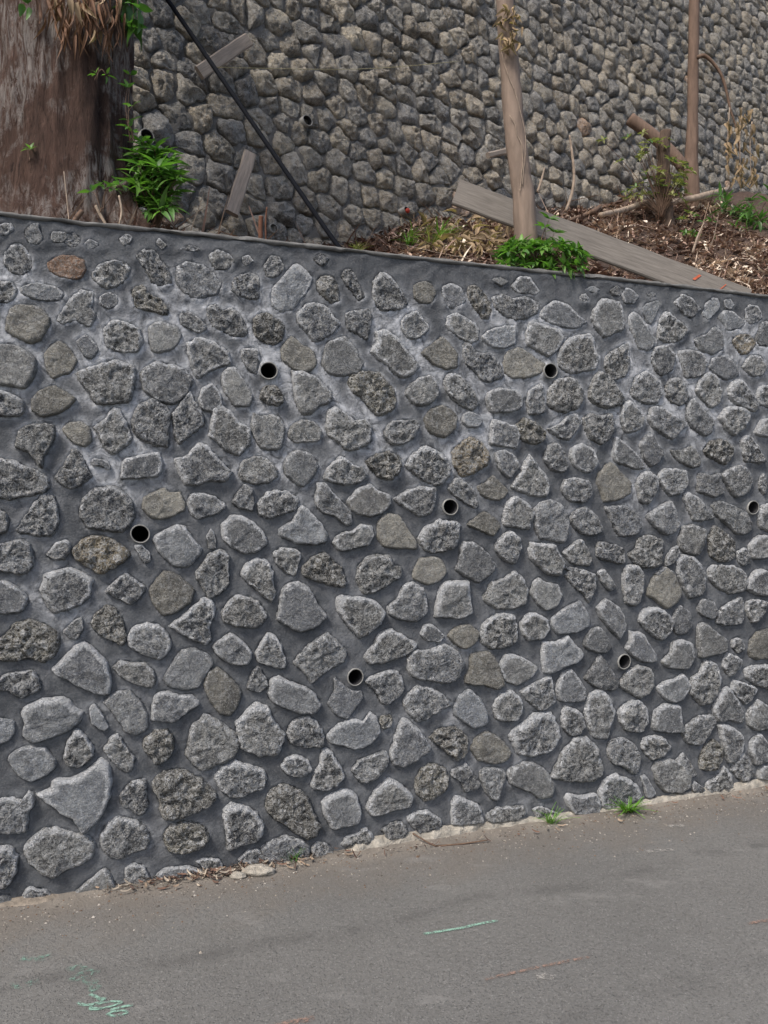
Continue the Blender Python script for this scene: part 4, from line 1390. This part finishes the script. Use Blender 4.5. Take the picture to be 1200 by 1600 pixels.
# ---------------------------------------------------------------- slim trees on the bank
slim = [(786, -120), (789, 0), (796, 100), (804, 200), (813, 270), (820, 330), (825, 392)]
Ys = 4.15
sp = [at_y(x, y, Ys) for x, y in slim][::-1]
sr = [k * Ys / F for k in (20, 17.5, 16.5, 16, 14.8, 13.5, 13)]
slim_tree = empty("slim_tree", sp[0], "slim leaning grey-brown tree trunk growing out of the green bush by the wall top", "tree")
limb("trunk", [sp[0] - ZV * .25] + sp[1:] + [sp[-1] + Vector((-.05, 0, 1.2))], sr + [.035], M_TRUNK, slim_tree, sp[0], n=32, seed=3, amp=0.07, sub=14, freq=9)
# vine strands on it
for off, yy in (((14, 14), (60, 290)), ((8, -12), (180, 300))):
    pts = []
    for k in range(9):
        y = yy[0] + (yy[1] - yy[0]) * k / 8
        cx = np.interp(y, [q[1] for q in slim], [q[0] for q in slim])
        pts.append(at_y(cx + off[0] * math.cos(k * .55 + yy[0]) + rr.uniform(-2, 2), y, Ys - .062))
    limb("vine_strand", pts, [.0020] * 9, M_STICK, slim_tree, sp[0], n=6, seed=2, amp=0.1, sub=5)
root = empty("dry_leaf_tuft", at_y(794, 10, Ys - .05), "tan tuft of dry leaves clinging high on the slim leaning trunk", "dry leaves")
b0 = Vector(root.location)
for k in range(44):
    x, y = rr.gauss(795, 8), rr.uniform(5, 76)
    put_leaf(rr.choice(L_DRY), root, at_y(x, y, Ys - .06 - rr.uniform(0, .03)) - b0, (rr.uniform(-.8, .8), -.4, rr.uniform(-1, .1)), rr, .55, "dry_leaf", 1.5)

Y2 = 8.3
far = [(1089, -140), (1085, 0), (1083, 100), (1082, 200), (1080, 262), (1084, 308)]
fp = [at_y(x, y, Y2) for x, y in far][::-1]
fr = [k * Y2 / F for k in (13, 10.5, 8.5, 7.8, 8, 8)]
far_tree = empty("slim_tree", fp[0], "slender straight brown tree trunk beside the upper wall at the right", "tree")
limb("trunk", [fp[0] - ZV * .3] + fp[1:] + [fp[-1] + ZV * 1.0], fr + [.045], M_TRUNK2, far_tree, fp[0], n=24, seed=5, amp=0.10, sub=12, freq=5)
bp = [at_y(x, y, Y2 - .1) for x, y in ((1090, 90), (1100, 87), (1112, 96), (1126, 115), (1134, 138), (1141, 170), (1150, 200), (1156, 240))]
limb("dead_branch", bp, [.022, .02, .018, .016, .014, .012, .010, .006], M_STICK_DARK, far_tree, fp[0], n=8, seed=6, amp=0.15, sub=4)
root = empty("withered_leaves", at_y(1145, 160, 8.1), "withered tan leaves dangling from the bent dead branch at the right", "dry leaves")
b0 = Vector(root.location)
for k in range(70):
    x = rr.choice((1139, 1156, 1174, 1160)) + rr.gauss(0, 4); y = rr.uniform(165, 285)
    put_leaf(rr.choice(L_DRY), root, at_y(x, y, 8.1 + rr.uniform(-.2, .1)) - b0, (rr.uniform(-.4, .4), -.2, -1), rr, 1.0, "dry_leaf", 1.5)
for px_ in (1139, 1158, 1174):
    stem_part(root, b0, [at_y(px_ + 1, 168 if px_ < 1170 else 190, 8.1), at_y(px_ - 2, 225, 8.1), at_y(px_, 285, 8.1)], .006, M_STICK)

# stump wrapped in weeds
pb = pix_bank(1040, 345)
stump = empty("tree_stump", pb, "rotten dark stump wrapped in weeds in front of the far slender trunk", "stump")
Yst = pb.y
limb("trunk", [at_y(1042, 372, Yst), at_y(1038, 320, Yst), at_y(1036, 250, Yst), at_y(1040, 205, Yst)], [.085, .07, .06, .05], M_STUMP, stump, pb, n=24, seed=8, amp=.25, sub=10, freq=7)
tops = [(rr.gauss(1022, 22), rr.uniform(208, 312)) for _ in range(44)] + [(rr.gauss(1060, 12), rr.uniform(250, 320)) for _ in range(26)]
px_plant("yellowing_creeper", "yellow-green creeper covering the rotten stump", "creeper", (1034, 335), Yst - .1, tops, L_YEL + L_YEL + L_YEL + L_OVAL_D, 6, .8, rr, 1, stem_r=.003, yj=.12)

# cut log leaning behind the stump, and fallen branches
def stick(name, label, cat, pix, r, mat, group=None, Yv=None, n=10, amp=.15):
    pts = []
    for (x, y, *Yp) in pix:
        pts.append(at_y(x, y, Yp[0]) if Yp else pix_bank(x, y) + ZV * r[0] * .8)
    b = pts[0]
    vs, fs = limb_geo(pts, r, n, len(label), amp, 5)
    o = obj(name, mesh_from(name, [v - b for v in vs], fs, mat), None, b)
    return tag(o, label, cat, group)
stick("cut_log", "short cut log leaning diagonally behind the rotten stump", "log", [(984, 186, 7.9), (1020, 212, 7.85), (1050, 240, 7.8), (1068, 262, 7.75)], [.062, .06, .058, .06], M_TRUNK2, n=18, amp=.06)
stick("fallen_branch", "long pale fallen branch lying across the mulch at the right", "branch", [(x, y, pix_bank(x, y + 12).y - .22) for x, y in ((938, 336), (975, 328), (1010, 317), (1050, 316), (1090, 309), (1138, 296))], [.022, .026, .03, .034, .038, .03], M_STICK, n=12)
stick("fallen_branch", "dark crooked branch lying near the top end of the grey board", "branch", [(880, 350), (912, 340), (938, 325), (944, 312)], [.02, .022, .022, .012], M_STICK_DARK)
stick("dry_stalk", "tall bare dry stalk standing against the upper wall", "stalk", [(884, 330, 6.3), (893, 305, 6.3), (897, 275, 6.3), (894, 240, 6.3), (890, 212, 6.3)], [.012, .013, .011, .010, .007], M_STICK)
stick("dry_stalk", "short dry stalk beside the slim leaning trunk", "stalk", [(840, 300, 5.2), (846, 282, 5.2), (851, 262, 5.2)], [.009, .008, .005], M_STICK)
stick("thin_twig", "thin pale twig standing up in the mulch left of the green ferns", "twig", [(1082, 395, 5.2), (1090, 370, 5.2), (1100, 348, 5.2)], [.008, .007, .004], M_STICK)
stick("crooked_twig", "crooked twig lying on the mulch above the board's lower end", "twig", [(1055, 398), (1085, 394), (1100, 412), (1125, 432)], [.010, .012, .011, .008], M_STICK_DARK)
stick("crooked_twig", "pale straight twig lying at the far right of the mulch", "twig", [(1150, 405), (1180, 414), (1215, 424)], [.010, .011, .008], M_STICK)

# ---------------------------------------------------------------- boards
def board(name, label, a, b_, width, th, wdir, mat=M_WOOD, cat="board"):
    """a, b_: the ends of the centre line; wdir: direction across the board's face"""
    a, b_ = Vector(a), Vector(b_)
    x = (b_ - a); L = x.length; x.normalize()
    y = Vector(wdir); y = (y - x * y.dot(x)).normalized(); z = x.cross(y)
    M = Matrix((x, y, z)).transposed().to_4x4(); M.translation = a
    nx, e = 24, th * .25
    prof = [(-width/2 + e, -th/2), (width/2 - e, -th/2), (width/2, -th/2 + e), (width/2, th/2 - e), (width/2 - e, th/2), (0, th/2), (-width/2 + e, th/2), (-width/2, th/2 - e), (-width/2, -th/2 + e)]
    vs, fs = [], []
    K = len(prof)
    for i in range(nx + 1):
        u = i / nx
        for k, (yy, zz) in enumerate(prof):
            wv = .003 * noise.noise(Vector((u * L * 5, yy * 10, 3)))
            vs.append((u * L + (.006 * noise.noise(Vector((k, 1, 2))) if i in (0, nx) else 0), yy + (.004 * noise.noise(Vector((u * L * 6, 1 if yy > 0 else 7, 2)))), zz + wv))
    for i in range(nx):
        for k in range(K):
            j = (k + 1) % K
            fs.append((i * K + k, i * K + j, (i + 1) * K + j, (i + 1) * K + k))
    fs.append(tuple(reversed(range(K)))); fs.append(tuple(nx * K + k for k in range(K)))
    o = obj(name, mesh_from(name, vs, fs, mat, False)); o.matrix_world = M
    return tag(o, label, cat)

a = at_y(712, 300, 4.36); b_ = at_y(1168, 472, 4.40)
big = board("plank", "long grey board lying aslant behind the wall top with orange paint marks", a, b_, .165, .025, Vector((.1, .25, 1)))
M_ORANGE = simple("orange_paint", (0.42, 0.10, 0.05), 0.8, 0.3, 60, 0.0)
def mark_on_board(px, w, ang):
    inv = big.matrix_world.inverted()
    o_ = inv @ CAM; d_ = inv.to_3x3() @ ray(*px)
    zf = .0125 if o_.z > 0 else -.0125
    k = (zf + (.0045 if zf > 0 else -.0045) - o_.z) / d_.z
    p = o_ + d_ * k
    vs = []
    for (u, v) in ((-.5, -1), (.3, -1.0), (.5, .9), (-.2, 1.0)):
        vs.append((p.x + w * u + v * .012, p.y + .022 * v, p.z))
    o = obj("paint_mark", mesh_from("paint_mark", vs, [(0, 1, 2, 3)], M_ORANGE, False), big, (0, 0, 0))
mark_on_board((1089, 433), .022, 0); mark_on_board((1130, 448), .008, 0)

t_, z_, p1 = pix_wall2(311, 114, .17); _, _, p2 = pix_wall2(388, 62, .17)
board("plank", "short weathered plank stuck slantwise on the upper wall beside the black cable", p1, p2, .085, .03, Vector((0, .1, 1)), M_WOOD2)
_, _, p1 = pix_wall2(362, 334, .30); _, _, p2 = pix_wall2(391, 240, .18)
board("plank", "short weathered plank leaning upright at the foot of the upper wall", p1, p2, .085, .03, Vector((1, .6, 0)), M_WOOD2)
_, _, p1 = pix_wall2(762, 243, .16); _, _, p2 = pix_wall2(800, 234, .16)
board("plank", "small broken plank end showing left of the slim leaning trunk", p1, p2, .05, .04, Vector((0, 0, 1)), M_WOOD2)
_, _, p1 = pix_wall2(768, 268, .16); _, _, p2 = pix_wall2(772, 246, .16)

# ---------------------------------------------------------------- cable, stakes, string
cp = [at_y(535, 394, 3.78), at_y(500, 345, 3.80), at_y(440, 258, 3.86), at_y(360, 142, 3.95), at_y(262, 0, 4.06), at_y(180, -118, 4.18)]
o = limb("guy_cable", cp, [.0115] * 6, M_CABLE, n=14, amp=.02, sub=6)
tag(o, "black cable slanting up to the left behind the wall top", "cable")
for k, (x, y0, y1, lab) in enumerate(((408, 376, 338, "taller rusty iron stake standing behind the wall top near the small drain pipe"), (416, 374, 324, "thin rusty rod standing beside the taller stake behind the wall top"))):
    Yk = 3.72 + .1 * k
    o = limb("iron_stake", [at_y(x, y0 + 12, Yk), at_y(x - 1, (y0 + y1) / 2, Yk), at_y(x + (1 if k else 0), y1, Yk)], [(.011, .004)[k]] * 3, M_RUST, n=10, amp=.1)
    tag(o, lab, "stake")
_, _, p1 = pix_wall2(330, 105, .19); _, _, p2 = pix_wall2(560, 108, .17); _, _, p3 = pix_wall2(716, 96, .17)
o = limb("string_line", [p1, p2, p3], [.0022] * 3, M_STRING, n=5, amp=0)
tag(o, "thin pale string stretched across the upper wall", "string")

# ---------------------------------------------------------------- plants on the bank
tops = []
for k in range(84):
    a_ = rr.uniform(0, 6.28); q = math.sqrt(rr.random())
    x, y = 846 + 68 * q * math.cos(a_), 402 + 27 * q * math.sin(a_) * (1 if math.sin(a_) > 0 else .9)
    y = min(y, 333 + .1075 * x - 4)
    tops.append((x, y))
tops += [(852, 356), (858, 343), (866, 364)]
px_plant("leafy_bush", "bushy fresh-green plant at the foot of the slim leaning trunk on the wall top", "bush", (842, 432), 3.98, tops, L_OVAL + L_OVAL_D + L_OVAL, 8, .86, rr, 1, stem_r=.0025, yj=.09)
tops = [(rr.uniform(1122, 1225), rr.uniform(302, 360)) for _ in range(38)]
tops = [(x, y + max(0, (1150 - x) * .0)) for x, y in tops]
pb = pix_bank(1190, 345)
px_plant("fern_clump", "dense green clump of ferny leaves at the right edge of the bank", "fern", (1190, 345), pb.y - .1, tops, L_LANCE_D, 7, 1.15, rr, 1, stem_r=.003, yj=.2)
tops = [(rr.gauss(1095, 14), rr.uniform(345, 385)) for _ in range(10)]
pb = pix_bank(1095, 375)
px_plant("low_weed", "small dark green weed below the fallen branch", "weed", (1095, 380), pb.y - .05, tops, L_OVAL_D, 5, .9, rr, 1, stem_r=.002, yj=.06)
tops = [(rr.uniform(1065, 1085), rr.uniform(330, 372)) for _ in range(9)]
px_plant("low_weed", "small yellow-green weed right of the rotten stump's foot", "weed", (1072, 372), pix_bank(1072, 370).y - .05, tops, L_YEL + L_OVAL_D, 5, .9, rr, 1, stem_r=.002, yj=.06)

def tuft(name, label, cat, base, n, L, spread, mat, rr, w=.006, blade="grass_blade"):
    root = empty(name, base, label, cat)
    mes = [leaf_mesh("blade", L, w, mat, d, .15, 5, .55) for d in (.25, .55, .9)]
    for k in range(n):
        a_ = rr.uniform(0, 6.28); e = rr.uniform(.25, 1.0) * spread
        put_leaf(rr.choice(mes), root, (rr.uniform(-.02, .02), rr.uniform(-.015, .015), 0), (math.cos(a_) * e, math.sin(a_) * e - .15, 1), rr, 1.0, blade)
    return root
tuft("grass_tuft", "small bright green grass tuft at the wall foot below the pale round stone", "grass", wall1(pix_wall1(968, 1256)[0], ROAD_Z, .07), 44, .095, .9, M_GRASS, rr, .010)
tuft("grass_tuft", "tiny yellow-green grass tuft at the wall foot left of the larger tuft", "grass", wall1(pix_wall1(852, 1276)[0], ROAD_Z, .06), 34, .085, .7, M_GRASS, rr, .005)
tuft("grass_tuft", "faint weed sprouting against a dark stone at the left part of the wall foot", "weed", wall1(pix_wall1(458, 1352)[0], ROAD_Z, .035), 14, .06, .8, M_LEAF_DARK, rr, .008)
for k, (x, y, lab) in enumerate(((640, 385, "grass clump in the mulch at the foot of the upper wall"), (672, 392, "straggly green grass behind the wall top, in front of the dry leaves"), (686, 378, "sparse grass tuft among dry twigs on the mulch mound"))):
    tuft("grass_clump", lab, "grass", pix_bank(x, y), 26, .17, .8, M_GRASS if k != 1 else M_LEAF_YEL, rr, .010)
tuft("grass_clump", "pale green grass by the lower end of the black cable", "grass", at_y(560, 392, 3.8), 24, .05, 1.2, M_LEAF_YEL, rr, .008)
pw = pix_bank(632, 352)
px_plant("low_weed", "small green weed under the red pipe plug", "weed", (634, 352), pw.y - .05, [(628, 345), (640, 343), (634, 350), (646, 352)], L_OVAL, 5, .9, rr, 1, stem_r=.002, yj=.04)

# withered plant hanging over the mound
for k, (x0, x1, y0, y1, n_, lab) in enumerate(((655, 800, 332, 402, 120, "heap of withered tan leaves and twigs on the mulch mound left of the slim trunk"), (838, 892, 285, 330, 22, "withered leaves behind the slim trunk at the board's edge"), (1075, 1140, 262, 296, 40, "pale withered leaves around the foot of the far slender trunk"), (1140, 1200, 268, 312, 46, "bleached dry frond drooping above the green ferns"))):
    c = pix_bank((x0 + x1) / 2, min(y1, (y0 + y1) / 2 + 8))
    root = empty("dry_leaf_heap", c, lab, "dry leaves")
    for q in range(n_):
        x, y = rr.uniform(x0, x1), rr.triangular(y0, y1, y1)
        p = pix_bank(x, y)
        if (p - c).length > 1.6: p = c + (p - c).normalized() * 1.2
        p = p + ZV * rr.uniform(.0, .07) - Vector((0, .04, 0))
        put_leaf(rr.choice(L_DRY), root, p - c, (rr.uniform(-1, 1), rr.uniform(-1, .2), rr.uniform(-1, .4)), rr, 1.0 if k < 2 else 1.3, "dry_leaf", 1.5)
    for q in range(n_ // 8):
        x, y = rr.uniform(x0, x1), rr.uniform(y0 + 8, y1)
        p = pix_bank(x, y)
        if (p - c).length > 1.6: continue
        p = p + ZV * .02
        e = p + Vector((rr.uniform(-.22, .22), rr.uniform(-.1, .05), rr.uniform(-.05, .16)))
        vs, fs = limb_geo([p - c, (p + e) / 2 - c + Vector((0, 0, rr.uniform(.0, .06))), e - c], [.004, .0035, .002], 5, q, .1, 4)
        obj("twig", mesh_from("twig", vs, fs, M_STICK if rr.random() < .6 else M_STICK_DARK), root, (0, 0, 0))

# ---------------------------------------------------------------- mulch and litter on the bank
def build_litter():
    r = random.Random(77)
    vs, fs, cs = [], [], []
    PAL = [(0.085, 0.054, 0.043), (0.145, 0.092, 0.072), (0.235, 0.155, 0.12), (0.34, 0.245, 0.185), (0.46, 0.37, 0.29), (0.60, 0.52, 0.42)]
    n = 0
    HEAPS = [pix_bank(x, y) for x, y in ((1100, 326), (1122, 330), (1135, 432), (1150, 440), (1080, 300), (1185, 400), (960, 365))]
    while n < 15000:
        s = r.uniform(-1.9, 4.8); w = r.uniform(0, 1)
        a = wall1(s, 0, -0.30); wv = -N1
        k = (Q0 - a).dot(N2) / wv.dot(N2)
        if n < 1500: s = r.uniform(-1.9, .1); a = wall1(s, 0, -0.30); k = 0.35
        elif k <= 0.05 or r.random() > k / 4.5: continue
        p = a + wv * (k * w)
        heap = n > 14300
        if heap:
            hc = HEAPS[n % len(HEAPS)]
            p = Vector((hc.x + r.gauss(0, .14), hc.y + r.gauss(0, .12), 0))
            if -(p - P0).dot(N1) < .3: continue
        z = bank_z(p.x, p.y) + r.uniform(0, .018 if not heap else .05)
        # patches of bleached debris
        pale = noise.fractal(Vector((p.x * 1.6, p.y * 1.6, 7)), 1, 2, 3)
        wts = [3, 4.5, 3.6, 2.2, 1.3, 0.4] if pale < 0.05 else [1, 1.8, 2.4, 3, 3, 2]
        if heap: wts = [.3, .6, 1, 2, 4, 4]
        elif p.x < 0.1: wts = [5, 5, 3, 1.2, .4, .05]
        col = np.array(r.choices(PAL, wts)[0]) * r.uniform(.9, 1.5)
        L = r.uniform(.03, .14) * (1.0 if r.random() < .85 else 2.0); W = r.uniform(.006, .036)
        if L > .12: W *= .35
        if n % 32 == 0: L = r.uniform(.25, .7); W = r.uniform(.006, .014); col = np.array(r.choice(PAL[1:5]))
        dv = Vector((r.uniform(-1, 1), r.uniform(-1, 1), r.uniform(-.25, .55))).normalized()
        sd = dv.cross(Vector((r.uniform(-.5, .5), r.uniform(-.5, .5), 1))).normalized()
        up = sd.cross(dv)
        c = Vector((p.x, p.y, z)); b0 = len(vs); bend = r.uniform(-.25, .25) * L
        for u, wd in ((-.5, .35), (-.15, 1), (.2, .9), (.5, .2)):
            q = c + dv * (L * u) + up * (bend * (4 * u * u - .5) + .008)
            vs += [q - sd * W * wd * .5, q + sd * W * wd * .5]
            cs += [(*col, 1)] * 2
        for i in range(3):
            fs.append((b0 + 2 * i, b0 + 2 * i + 1, b0 + 2 * i + 3, b0 + 2 * i + 2))
        n += 1
    o = obj("leaf_litter", mesh_from("leaf_litter", vs, fs, M_LITTER, True, cs), kind="stuff")
    o["label"] = "brown bark chips and dead leaves covering the soil bank"; o["category"] = "mulch"
build_litter()

# ---------------------------------------------------------------- wall foot: pale rubble ledge, grit, paint marks
M_DIRTY = simple('dirt_crust', (0.24, 0.205, 0.165), 0.95, 0.4, 22, 1.0, 0.02)
def ledge(label, xs, ys, hts, seed, depth, mat=None):
    """lumpy pale strip of concrete spill along the wall foot, between picture columns xs"""
    S = [pix_wall1(x, y)[0] for x, y in zip(xs, ys)]
    n = int((S[-1] - S[0]) / 0.012)
    vs, fs = [], []
    b = wall1((S[0] + S[-1]) / 2, ROAD_Z, 0.03)
    K = 9
    for i in range(n + 1):
        s = S[0] + (S[-1] - S[0]) * i / n
        hh = float(np.interp(s, S, hts)); dd = depth * (0.75 + .5 * noise.noise(Vector((s * 5, seed, 1))) + .3 * noise.noise(Vector((s * 19, seed, 2))))
        end = min(1, i / 6, (n - i) / 6)
        for k in range(K):
            u = k / (K - 1)
            prof = (1 - u ** 2.6)
            z = hh * prof * (0.85 + .28 * noise.fractal(Vector((s * 11, u * 1.6, seed)), .8, 2.1, 4)) * end - 0.012 * (1 - end) - (0.01 if k == K - 1 else 0)
            vs.append(wall1(s + .006 * noise.noise(Vector((s * 30, u * 9, seed))), z + ROAD_Z, -0.01 + dd * u * (.4 + .6 * end)) - b)
    for i in range(n):
        for k in range(K - 1):
            a = i * K + k
            fs.append((a, a + 1, a + K + 1, a + K))
    o = obj("rubble_ledge", mesh_from("rubble_ledge", vs, fs, mat or M_ROCK), None, b)
    return tag(o, label, "ledge")
ledge("lumpy pale concrete ledge along the middle and right wall foot", [532, 600, 700, 780, 860, 960, 1040, 1120, 1240], [1325, 1311, 1297, 1285, 1272, 1257, 1245, 1232, 1214], [.034, .046, .048, .036, .020, .018, .030, .038, .050], 5, .045)
ledge("low crumbling dirt-coloured ledge at the left end of the wall foot", [-30, 40, 110], [1410, 1399, 1388], [.012, .014, .005], 9, .07, M_DIRTY)

def rock(label, px, r, sq, seed, mat=M_ROCK, z=0.0):
    b = pix_ground(*px)
    vs, fs = ball_geo((0, 0, r * sq[2] * .6), r, seed, sq, 18, 12, .25)
    return tag(obj("loose_rock", mesh_from("loose_rock", vs, fs, mat), None, b), label, "rock")
rock("flat pale rock lying at the wall foot beside the leaf litter", (404, 1365), .062, (1.2, .6, .35), 3)
rock("small pale stone beside the flat pale rock", (372, 1371), .03, (1.2, .7, .5), 8)

def build_grit():
    r = random.Random(5)
    vs, fs, cs = [], [], []
    for k in range(2400):
        s = r.uniform(-1.9, 2.9); d = min(abs(r.gauss(0, .16)) + .03, .9)
        p = wall1(s, ROAD_Z, d)
        q = r.uniform(.0015, .0055) * (1.6 if r.random() < .04 else 1)
        col = np.array(r.choice([(.27, .24, .20), (.18, .16, .14), (.34, .31, .27), (.09, .08, .07), (.14, .09, .06)])) * r.uniform(.8, 1.2)
        b0 = len(vs)
        a0 = r.uniform(0, 6.28)
        for i in range(4):
            a = a0 + i * 1.571
            vs.append(p + Vector((math.cos(a) * q * r.uniform(.6, 1.3), math.sin(a) * q * r.uniform(.6, 1.3), 0.0005)))
        vs.append(p + Vector((0, 0, q * r.uniform(.5, 1.0))))
        cs += [(*col, 1)] * 5
        for i in range(4): fs.append((b0 + i, b0 + (i + 1) % 4, b0 + 4))
    o = obj("roadside_grit", mesh_from("roadside_grit", vs, fs, M_LITTER, False, cs), kind="stuff")
    o["label"] = "grit and small stone chips scattered along the wall foot"; o["category"] = "grit"
    vs, fs, cs = [], [], []
    def chip(p, L, W, col):
        dv = Vector((r.uniform(-1, 1), r.uniform(-.6, .6), r.uniform(-.1, .25))).normalized()
        sd = dv.cross(ZV).normalized(); b0 = len(vs)
        for u, wd in ((-.5, .3), (-.1, 1), (.25, .9), (.5, .2)):
            q = p + dv * L * u + ZV * (.006 + .5 * L * u * u)
            vs.extend([q - sd * W * wd * .5, q + sd * W * wd * .5 + ZV * .004]); cs.extend([(*col, 1)] * 2)
        for i in range(3): fs.append((b0 + 2 * i, b0 + 2 * i + 1, b0 + 2 * i + 3, b0 + 2 * i + 2))
    for k in range(330):
        x = r.triangular(140, 560, 330)
        if r.random() < .2: x = r.uniform(560, 1200)
        p = wall1(pix_wall1(x, 1405 - .154 * x)[0], ROAD_Z, abs(r.gauss(0.03, .035)) + .012 + (.06 if x > 560 else 0))
        col = np.array(r.choice([(.10, .06, .045), (.15, .09, .065), (.08, .055, .045), (.24, .18, .13), (.34, .29, .23)])) * r.uniform(.8, 1.2)
        chip(p + ZV * r.uniform(0, .012), r.uniform(.012, .05), r.uniform(.003, .011), col)
    o = obj("fallen_leaves", mesh_from("fallen_leaves", vs, fs, M_LITTER, True, cs), kind="stuff")
    o["label"] = "dead leaves and twigs gathered along the left wall foot"; o["category"] = "leaves"
build_grit()
def gtwig(label, pix, r):
    pts = [pix_ground(x, y + 9) + ZV * (r + h) for x, y, h in pix]
    b = pts[0]; vs, fs = limb_geo(pts, [r, r, r * .6], 7, 3, .15, 5)
    tag(obj("fallen_twig", mesh_from("fallen_twig", [v - b for v in vs], fs, M_STICK_DARK), None, b), label, "twig")
gtwig("thin brown twig lying on the road by the pale ledge", [(645, 1304, .03), (678, 1313, .0), (700, 1313, 0)], .004)
gtwig("long reddish twig lying along the pale ledge's front", [(680, 1314, 0), (720, 1311, 0), (762, 1308, .01)], .004)

# spray paint on the asphalt
M_GREEN = paint_material("green_spray", (0.24, 0.39, 0.31), 0.53)
M_GREEN_F = paint_material("faint_green_spray", (0.18, 0.30, 0.24), 0.44, 30)
M_OR = paint_material("faded_orange_spray", (0.255, 0.175, 0.14), 0.49)
M_CHALK = paint_material("pale_scuff", (0.32, 0.305, 0.28), 0.48, 45)
def stroke(pix, w, mat, label, soft=True):
    """a flat brushed line on the road 4 mm above it; w is its half width in metres"""
    pts = [pix_ground(x, y, .004) for x, y in pix]
    path = []
    for i in range(len(pts) - 1):
        p0, p1, p2, p3 = pts[max(i - 1, 0)], pts[i], pts[i + 1], pts[min(i + 2, len(pts) - 1)]
        for q in range(8):
            u = q / 8
            path.append(p1 * (2*u**3 - 3*u**2 + 1) + (p2 - p0) * .5 * (u**3 - 2*u**2 + u) + p2 * (-2*u**3 + 3*u**2) + (p3 - p1) * .5 * (u**3 - u**2))
    path.append(pts[-1])
    vs, fs, fade = [], [], []
    for i, p in enumerate(path):
        d = (path[min(i + 1, len(path) - 1)] - path[max(i - 1, 0)]).normalized()
        sd = Vector((-d.y, d.x, 0))
        e = min(1.0, (i + .5) / 3, (len(path) - i - .5) / 3)
        for k, f in ((-1.6, 0), (-.7, 1), (.7, 1), (1.6, 0)):
            vs.append(p + sd * w * k); fade.append(f * (.5 + .5 * e))
    for i in range(len(path) - 1):
        for k in range(3):
            fs.append((i * 4 + k, i * 4 + k + 1, (i + 1) * 4 + k + 1, (i + 1) * 4 + k))
    b = Vector(pts[0])
    me = mesh_from("paint_mark", [v - b for v in vs], fs, mat, False, None, {"fade": fade})
    o = obj("paint_mark", me, road, b); o["label"] = label
stroke([(662, 1459), (700, 1453), (720, 1450), (745, 1444), (777, 1438)], .006, M_GREEN, "thin mint-green spray line on the asphalt")
stroke([(757, 1530), (800, 1520), (860, 1507), (920, 1495)], .006, M_OR, "longer faded orange spray line")
stroke([(1168, 1443), (1190, 1439), (1215, 1435)], .007, M_OR, "short faded orange spray line at the right edge")
stroke([(425, 1604), (455, 1597), (492, 1590)], .010, M_OR, "orange spray smear at the bottom edge")
# scribbled green figures
lab = "mint-green spray scribble of looped figures"
stroke([(121, 1566), (132, 1570), (148, 1568), (160, 1562), (152, 1560)], .005, M_GREEN, lab)
stroke([(139, 1573), (160, 1575), (186, 1568), (188, 1565), (170, 1565), (146, 1571), (142, 1577), (160, 1576)], .004, M_GREEN, lab)
stroke([(166, 1584), (180, 1587), (197, 1583), (196, 1579), (178, 1580), (167, 1585)], .004, M_GREEN, lab)
stroke([(172, 1578), (186, 1574), (208, 1570)], .005, M_GREEN, lab)
stroke([(140, 1553), (148, 1556), (156, 1560), (166, 1560)], .005, M_GREEN, lab)
fl = "faint green spray smudge"
stroke([(34, 1496), (60, 1497), (82, 1493)], .013, M_GREEN_F, fl)
stroke([(12, 1541), (36, 1539), (62, 1531)], .012, M_GREEN_F, fl)
stroke([(108, 1508), (128, 1515), (150, 1523)], .016, M_GREEN_F, fl)
stroke([(110, 1527), (135, 1530), (150, 1540), (138, 1548)], .014, M_GREEN_F, fl)
stroke([(1010, 1331), (1030, 1329), (1054, 1328)], .012, M_CHALK, "small pale scuff")
stroke([(1046, 1292), (1056, 1290), (1070, 1290)], .014, M_CHALK, "small pale scuff")
stroke([(838, 1526), (850, 1525), (864, 1524)], .016, M_CHALK, "small pale scuff")
